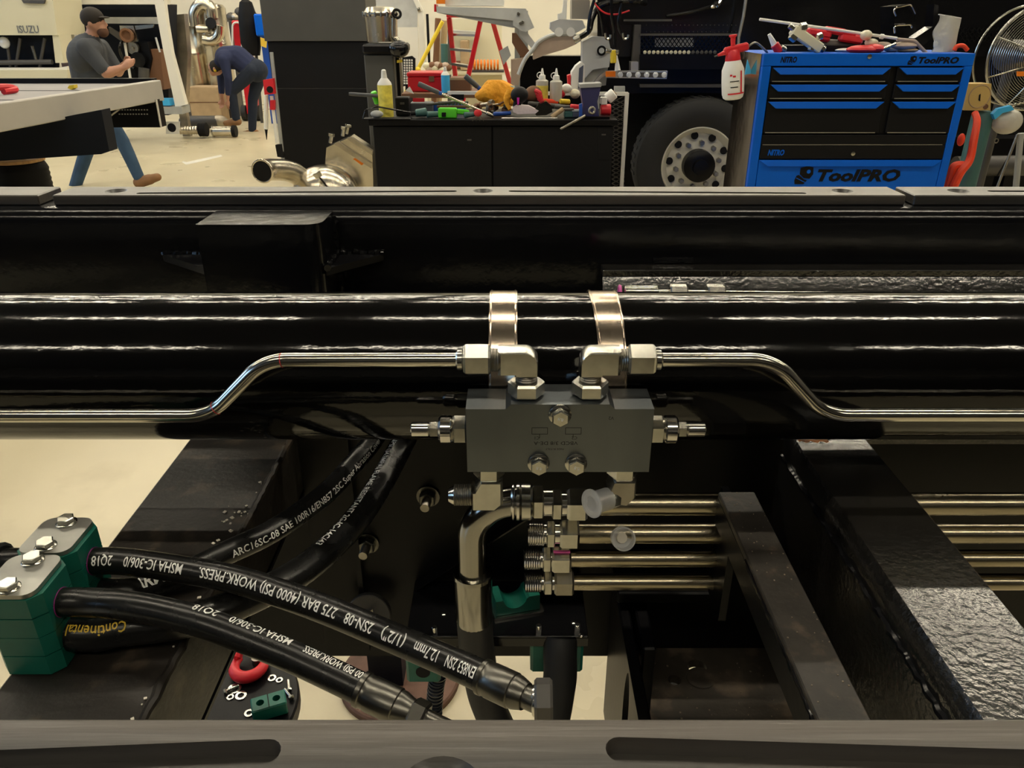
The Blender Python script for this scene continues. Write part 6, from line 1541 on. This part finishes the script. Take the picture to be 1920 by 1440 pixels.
for i in range(4): part(t, 'finger', 'red_plastic', lambda q: q.tube(spline([P(1004 + 2 * i, 170 + 5 * i, BY + .25), P(1012 + i, 174 + 5 * i, BY + .23), P(1012 + i, 180 + 4 * i, BY + .23)], 5), .014, 8))
def applicator(u, v0, v1, y, m, label, lv):
    a, e = P(u, v1, y), P(u, v0, y); h = e.z - a.z; r = 11.5 * mpp(a)
    t = T('applicator_bottle', label, 'bottle', a)
    part(t, 'liquid', m, lambda q: q.lathe(a, ZA, [(0, r * .9), (h * .02, r), (h * lv, r)], 20)); part(t, 'bottle', 'bag_clear', lambda q: q.lathe(a + ZA * h * lv, ZA, [(0, r), (h * (.60 - lv), r), (h * (.64 - lv), r * .7), (h * (.66 - lv), r * .5)], 20))
    part(t, 'cap', 'white_plastic', lambda q: q.lathe(a + ZA * h * .66, ZA, [(0, r * .55), (h * .12, r * .5), (h * .14, r * .3), (h * .34, r * .1)], 16))
    part(t, 'cap_strap', 'white_plastic', lambda q: q.torus(a + V((-r * .4, 0, h * .78)), (0, 1, .2), r * .45, r * .07, 16, 6))
applicator(1016, 128, 186, BY + .32, 'yellow_can', 'applicator bottle of yellow fluid with a pointed white cap', .45)
applicator(1042, 128, 190, BY + .30, 'bag_clear', 'clear applicator bottle with a pointed white cap', .4)
t = T('plastic_bag', 'crumpled pinkish plastic bag at the front of the bench', 'bag', spot(985, 215, BY + .08))
part(t, 'bag', 'bag_pink', lambda q: q.slab([(961, 202), (968, 197), (992, 199), (1010, 208), (1004, 213), (970, 214), (962, 210)], BY + .06, .07))
t = T('black_bag', 'crumpled black plastic bag next to the file handle', 'bag', spot(1020, 216, BY + .1))
part(t, 'bag', 'black_gloss', lambda q: q.slab([(1000, 210), (1010, 196), (1024, 190), (1034, 198), (1036, 210), (1024, 216), (1006, 217)], BY + .08, .08))
boxitem(1058, 206, 1075, 218, BY + .08, .05, 'teal_dark', 'small_tin', 'small dark green tin between the file handle and the vise', 'tin', 5, lambda t: S(t, 'lid', 'dark_steel', rect(1057, 204, 1076, 207), BY + .078, .05))
boxitem(1073, 208, 1088, 219, BY + .08, .05, 'blue_grey', 'blue_tin', 'small blue-grey tin against the vise', 'tin', -4, lambda t: S(t, 'lid', 'grey_light', rect(1073, 206, 1088, 209), BY + .078, .05))
t = T('white_jug', 'white plastic jug with a red stripe standing behind the bench', 'jug', P(1080, 190, BY + .4))
part(t, 'body', 'white_plastic', lambda q: q.slab([(1070, 178), (1072, 136), (1080, 124), (1090, 116), (1096, 120), (1096, 178)], BY + .4, .12))
part(t, 'stripe', 'red_plastic', lambda q: q.slab([(1064, 142), (1070, 140), (1070, 170), (1066, 172)], BY + .42, .08)); part(t, 'grey_side', 'blue_grey', lambda q: q.slab([(1086, 128), (1094, 122), (1092, 166), (1084, 166)], BY + .392, .01))
for u, v, m, lab in ((1062, 166, 'white_plastic', 'white crumpled paper ball beside the white jug'), (1078, 176, 'cream_paint', 'cream crumpled paper ball before the white jug'), (1050, 176, 'red_plastic', 'red plug lying behind the yellow torch')):
    o = B().ball(P(u, v, BY + .34), (.035, .03, .03), 11, 7).build('paper_ball' if 'paper' in lab else 'red_plug', m); tag(o, lab, 'paper' if 'paper' in lab else 'plug')
# vise
y = BY + .05
vs_ = T('bench_vise', 'dark blue bench vise at the end of the workbench', 'vise', spot(1106, 224, y))
part(vs_, 'body', 'purple_blue', lambda q: q.slab([(1088, 161), (1127, 159), (1124, 176), (1120, 190), (1124, 224), (1090, 226), (1093, 196)], y, .12))
part(vs_, 'jaw', 'grey_paint', lambda q: q.slab([(1087, 158), (1128, 156), (1127, 163), (1088, 165)], y - .01, .13))
part(vs_, 'post', 'blue_plastic', lambda q: q.slab([(1086, 196), (1092, 194), (1092, 226), (1086, 226)], y - .02, .03))
part(vs_, 'foot', 'black_satin', lambda q: q.bx(P(1085, 224, y).x, P(1142, 224, y).x, y - .03, y + .2, BZ + .0005, BZ + .014))
t = T('grease_can', 'small white can with a red round lid beside the vise', 'can', P(1135, 215, y + .1))
part(t, 'lid', 'red_plastic', lambda q: q.rod(P(1126, 206, y + .1), P(1145, 206, y + .1), .035, n=20)); part(t, 'can_body', 'white_plastic', lambda q: q.bx(P(1126, 190, y + .1).x, P(1138, 190, y + .1).x, y + .08, y + .14, P(1130, 196, y + .1).z, P(1130, 182, y + .1).z, .004))
t = T('paper_roll', 'white paper roll tilted on the frame beside the vise', 'paper roll', P(1146, 186, y + .2))
part(t, 'roll', 'white_plastic', lambda q: q.rod(P(1138, 186, y + .2), P(1152, 174, y + .2), .035, n=18)); part(t, 'core', 'cardboard', lambda q: q.cyl(P(1152, 174, y + .2), P(1153, 173, y + .2), .018, n=14))
# ------------------------------------------------------------------ people
def capsule(b, p0, p1, r0, r1, n=14):
    p0, p1 = V(p0), V(p1); d = p1 - p0; L = d.length; pr = []
    for k in range(5): a = pi / 2 * (1 - k / 4); pr.append((-r0 * sin(a), max(r0 * cos(a), r0 * .02)))
    for k in range(5): a = pi / 2 * k / 4; pr.append((L + r1 * sin(a), max(r1 * cos(a), r1 * .02)))
    b.lathe(p0, d, pr, n)
def chain(b, pts, n=14):
    for (p, r), (q, s) in zip(pts[:-1], pts[1:]): capsule(b, p, q, r, s, n)
def person(label, base, regions, extras, voxel=.010):
    # regions: list of (material, list of volumes as (kind, ...)); fused to one continuous surface
    t = T('person', label, 'person', base)
    b = B(); segs = []
    for m, vols in regions:
        for vol in vols:
            if vol[0] == 'chain':
                chain(b, vol[1]); 
                for (p, r), (q, s) in zip(vol[1][:-1], vol[1][1:]): segs.append((m, V(p), V(q), r, s))
            else:
                _, c, r, R = vol; b.ball(c, r, 18, 12, R); rm = (r[0] + r[1] + r[2]) / 3; segs.append((m, V(c), V(c) + V((0, 0, .001)), rm, rm))
    o = b.build('body', 'skin', t)
    md = o.modifiers.new('fuse', 'REMESH'); md.mode = 'VOXEL'; md.voxel_size = voxel; md.use_smooth_shade = True
    sm = o.modifiers.new('soften', 'SMOOTH'); sm.factor = .5; sm.iterations = 3
    dg = bpy.context.evaluated_depsgraph_get(); dg.update()
    me = bpy.data.meshes.new_from_object(o.evaluated_get(dg)); o.modifiers.clear(); o.data = me
    ms = []
    for m, _ in regions:
        if m not in ms: ms.append(m)
    me.materials.clear()
    for m in ms: me.materials.append(MATS[m])
    idx = []; org = WL[t.name]
    for f in me.polygons:
        c = f.center + org; best = (1e9, 0)
        for m, p, q, r, s in segs:
            d = q - p; tt = max(0, min(1, (c - p).dot(d) / max(d.length_squared, 1e-9))); dd = (c - p - d * tt).length - (r + (s - r) * tt)
            if dd < best[0]: best = (dd, ms.index(m))
        idx.append(best[1])
    me.polygons.foreach_set('material_index', idx); me.polygons.foreach_set('use_smooth', [True] * len(idx)); me.update()
    for nm, m, fn in extras: part(t, nm, m, fn, 60)
    return t
def hand(c, d, side, palm_n, curl, s=1.0):
    # five fingers on a palm: d points along the fingers, side across the palm towards the thumb
    d, side, pn = V(d).normalized(), V(side).normalized(), V(palm_n).normalized(); c = V(c); out = []
    out.append(('chain', [(c - d * .03 * s, .026 * s), (c + d * .03 * s + side * .010, .026 * s)])); out.append(('chain', [(c - d * .02 * s - side * .02, .022 * s), (c + d * .035 * s - side * .02, .021 * s)]))
    for k, L in enumerate((.072, .082, .076, .060)):
        p0 = c + d * .045 * s + side * (.030 - .020 * k) * s; p1 = p0 + (d * cos(curl) + pn * sin(curl)) * L * .5 * s; p2 = p1 + (d * cos(curl * 2.1) + pn * sin(curl * 2.1)) * L * .5 * s
        out.append(('chain', [(p0, .0105 * s), (p1, .0098 * s), (p2, .0085 * s)]))
    t0 = c - d * .01 * s + side * .028 * s; t1 = t0 + (side * .7 + d * .7) .normalized() * .038 * s + pn * .008; t2 = t1 + (d * .9 + pn * .5).normalized() * .03 * s
    out.append(('chain', [(t0, .013 * s), (t1, .012 * s), (t2, .010 * s)]))
    return out
def boot(b, heel, toe, r, h):
    heel, toe = V(heel), V(toe); d = (toe - heel)
    capsule(b, heel, heel + d * .55, r * 1.0, r * .95); capsule(b, heel + d * .5, toe - d * .1, r * .9, r * .72)
# walking person, seen side-on, right side towards us
y = 8.39
Q = lambda u, v, dy=0.0: P(u, v, y + dy)
head = Q(176, 42); 
hip = Q(172, 176); R_hip, L_hip = hip + V((.02, -.10, 0)), hip + V((-.02, .10, 0))
R_sh, L_sh = Q(160, 88, -.19), Q(190, 88, .17)
R_el, R_wr = Q(200, 138, -.20), Q(226, 128, -.16)
L_el, L_wr = Q(222, 135, .16), Q(232, 122, .05)
R_kn, R_an = Q(228, 262, -.10), Q(262, 334, -.10)
L_kn, L_an = Q(163, 282, .10), Q(140, 352, .12)
regs = [
 ('shirt_grey', [('chain', [(Q(168, 150), .165), (Q(166, 118), .185), (Q(166, 96), .165), (Q(170, 80), .10)]),
                 ('chain', [(R_sh + V((.03, .06, -.02)), .10), (R_sh, .082), (R_sh.lerp(R_el, .8), .068)]), ('chain', [(L_sh + V((0, -.06, -.02)), .10), (L_sh, .080), (L_sh.lerp(L_el, .8), .066)]),
                 ('ball', Q(164, 108, 0), (.17, .24, .20), None), ('ball', Q(178, 140, 0), (.17, .18, .15), None)]),
 ('skin', [('chain', [(Q(171, 74), .062), (Q(174, 60), .058)]), ('ball', head + V((.005, 0, .01)), (.098, .078, .118), None), ('ball', head + V((.06, 0, -.055)), (.055, .052, .060), None),
           ('chain', [(head + V((.095, 0, .012)), .010), (head + V((.118, 0, -.022)), .016)]), ('ball', head + V((-.005, -.080, -.01)), (.020, .012, .032), None), ('ball', head + V((-.005, .080, -.01)), (.020, .012, .032), None),
           ('chain', [(R_sh.lerp(R_el, .7), .050), (R_el, .050), (R_el.lerp(R_wr, .4), .049), (R_wr, .033)]), ('chain', [(L_sh.lerp(L_el, .7), .048), (L_el, .048), (L_wr, .032)])]
          + hand(R_wr + V((.045, .01, .02)), V((1, .15, .45)), V((0, .4, 1)), V((0, 1, .1)), .7) + hand(L_wr + V((.04, -.02, .02)), V((1, -.2, .4)), V((0, -.3, 1)), V((0, -1, .1)), .7)),
 ('jeans', [('ball', hip + V((0, 0, .03)), (.17, .18, .15), None), ('chain', [(R_hip, .112), (R_hip.lerp(R_kn, .5), .095), (R_kn, .070), (R_kn.lerp(R_an, .4), .066), (R_an + V((-.01, 0, .02)), .058)]),
            ('chain', [(L_hip, .112), (L_hip.lerp(L_kn, .5), .095), (L_kn, .072), (L_kn.lerp(L_an, .4), .068), (L_an, .060)])])]
def cap_(b):
    b.ball(head + V((-.008, 0, .035)), (.112, .094, .105), 20, 12)
def beard(b):
    b.ball(head + V((.062, 0, -.085)), (.058, .060, .050), 16, 10); b.ball(head + V((.040, -.052, -.05)), (.034, .022, .045), 12, 8)
def b1(b): boot(b, R_an + V((-.02, 0, -.045)), Q(299, 331, -.11), .056, .1)
def b2(b): boot(b, L_an + V((-.03, 0, -.02)), L_an + V((.20, 0, -.06)), .055, .1)
person('person in a dark grey shirt, blue jeans and brown boots walking past the flatbed', (hip.x, y, 0), regs,
       [('cap', 'hair_dark', lambda b: b.ball(head + V((-.008, 0, .040)), (.112, .094, .100), 20, 12)), ('cap_peak', 'hair_dark', lambda b: b.ball(head + V((.105, 0, .045)), (.055, .065, .010), 14, 8)),
        ('beard', 'beard', lambda b: b.ball(head + V((.068, 0, -.085)), (.055, .060, .052), 16, 10)), ('eye', 'hair_dark', lambda b: b.ball(head + V((.085, -.036, .012)), (.010, .008, .007), 8, 6)),
        ('eye', 'hair_dark', lambda b: b.ball(head + V((.085, .036, .012)), (.010, .008, .007), 8, 6)), ('mouth', 'brown', lambda b: b.ball(head + V((.112, 0, -.062)), (.010, .024, .006), 10, 6)),
        ('boot', 'boot_brown', b1), ('boot', 'boot_brown', b2)])
# bending person facing the exhaust parts
y = 12.8
Q = lambda u, v, dy=0.0: P(u, v, y + dy)
hip = Q(480, 132); hd = Q(404, 128)
R_hip, L_hip = hip + V((-.02, -.11, 0)), hip + V((.03, .11, -.02))
R_sh, L_sh = Q(420, 112, -.19), Q(418, 110, .19)
R_kn, R_an = Q(434, 172, -.12), Q(443, 222, -.12)
L_kn, L_an = Q(474, 186, .12), Q(473, 242, .10)
R_el, R_wr = Q(428, 146, -.22), Q(428, 186, -.16); L_el, L_wr = Q(414, 144, .2), Q(416, 184, .16)
regs = [
 ('shirt_navy', [('chain', [(hip + V((-.10, 0, .05)), .17), (Q(446, 108), .175), (Q(424, 108), .165), (Q(414, 116), .10)]), ('ball', Q(428, 108), (.17, .25, .14), None),
                 ('chain', [(R_sh + V((.02, .06, 0)), .10), (R_sh, .085), (R_el, .060), (R_el.lerp(R_wr, .7), .048)]), ('chain', [(L_sh + V((.02, -.06, 0)), .10), (L_sh, .085), (L_el, .060), (L_el.lerp(L_wr, .7), .048)])]),
 ('skin', [('chain', [(Q(414, 117), .062), (Q(409, 122), .058)]), ('ball', hd, (.100, .080, .112), Matrix.Rotation(radians(-50), 3, 'Y')), ('ball', hd + V((-.045, 0, -.06)), (.05, .05, .055), None),
           ('chain', [(hd + V((-.085, 0, -.015)), .010), (hd + V((-.105, 0, -.045)), .015)]), ('ball', hd + V((.01, -.082, -.005)), (.018, .012, .03), None), ('ball', hd + V((.01, .082, -.005)), (.018, .012, .03), None),
           ('chain', [(R_el.lerp(R_wr, .6), .042), (R_wr, .032)]), ('chain', [(L_el.lerp(L_wr, .6), .042), (L_wr, .032)])]
          + hand(R_wr + V((-.005, 0, -.05)), V((-.1, .1, -1)), V((-1, 0, 0)), V((0, 1, 0)), .5) + hand(L_wr + V((-.005, 0, -.05)), V((-.1, -.1, -1)), V((-1, 0, 0)), V((0, -1, 0)), .5)),
 ('trousers_navy', [('ball', hip, (.18, .20, .17), None), ('chain', [(R_hip, .118), (R_hip.lerp(R_kn, .5), .10), (R_kn, .078), (R_kn.lerp(R_an, .4), .072), (R_an, .062)]),
                    ('chain', [(L_hip, .118), (L_hip.lerp(L_kn, .5), .10), (L_kn, .078), (L_kn.lerp(L_an, .4), .072), (L_an, .062)])])]
def b3(b): boot(b, R_an + V((.02, 0, -.05)), R_an + V((-.20, 0, -.075)), .055, .1)
def b4(b): boot(b, L_an + V((.05, 0, -.06)), L_an + V((-.18, 0, -.075)), .055, .1)
person('person in a navy top and dark trousers bending over by the stainless canisters', (hip.x, y, 0), regs,
       [('hair', 'hair_dark', lambda b: b.ball(hd + V((.006, 0, .012)), (.104, .086, .108), 18, 12)), ('eye', 'hair_dark', lambda b: b.ball(hd + V((-.092, -.03, -.02)), (.008, .008, .007), 8, 6)),
        ('earmuff', 'yellow', lambda b: b.ball(hd + V((.02, -.088, -.03)), (.02, .015, .02), 10, 6)),
        ('boot', 'boot_brown', b3), ('boot', 'boot_brown', b4)])
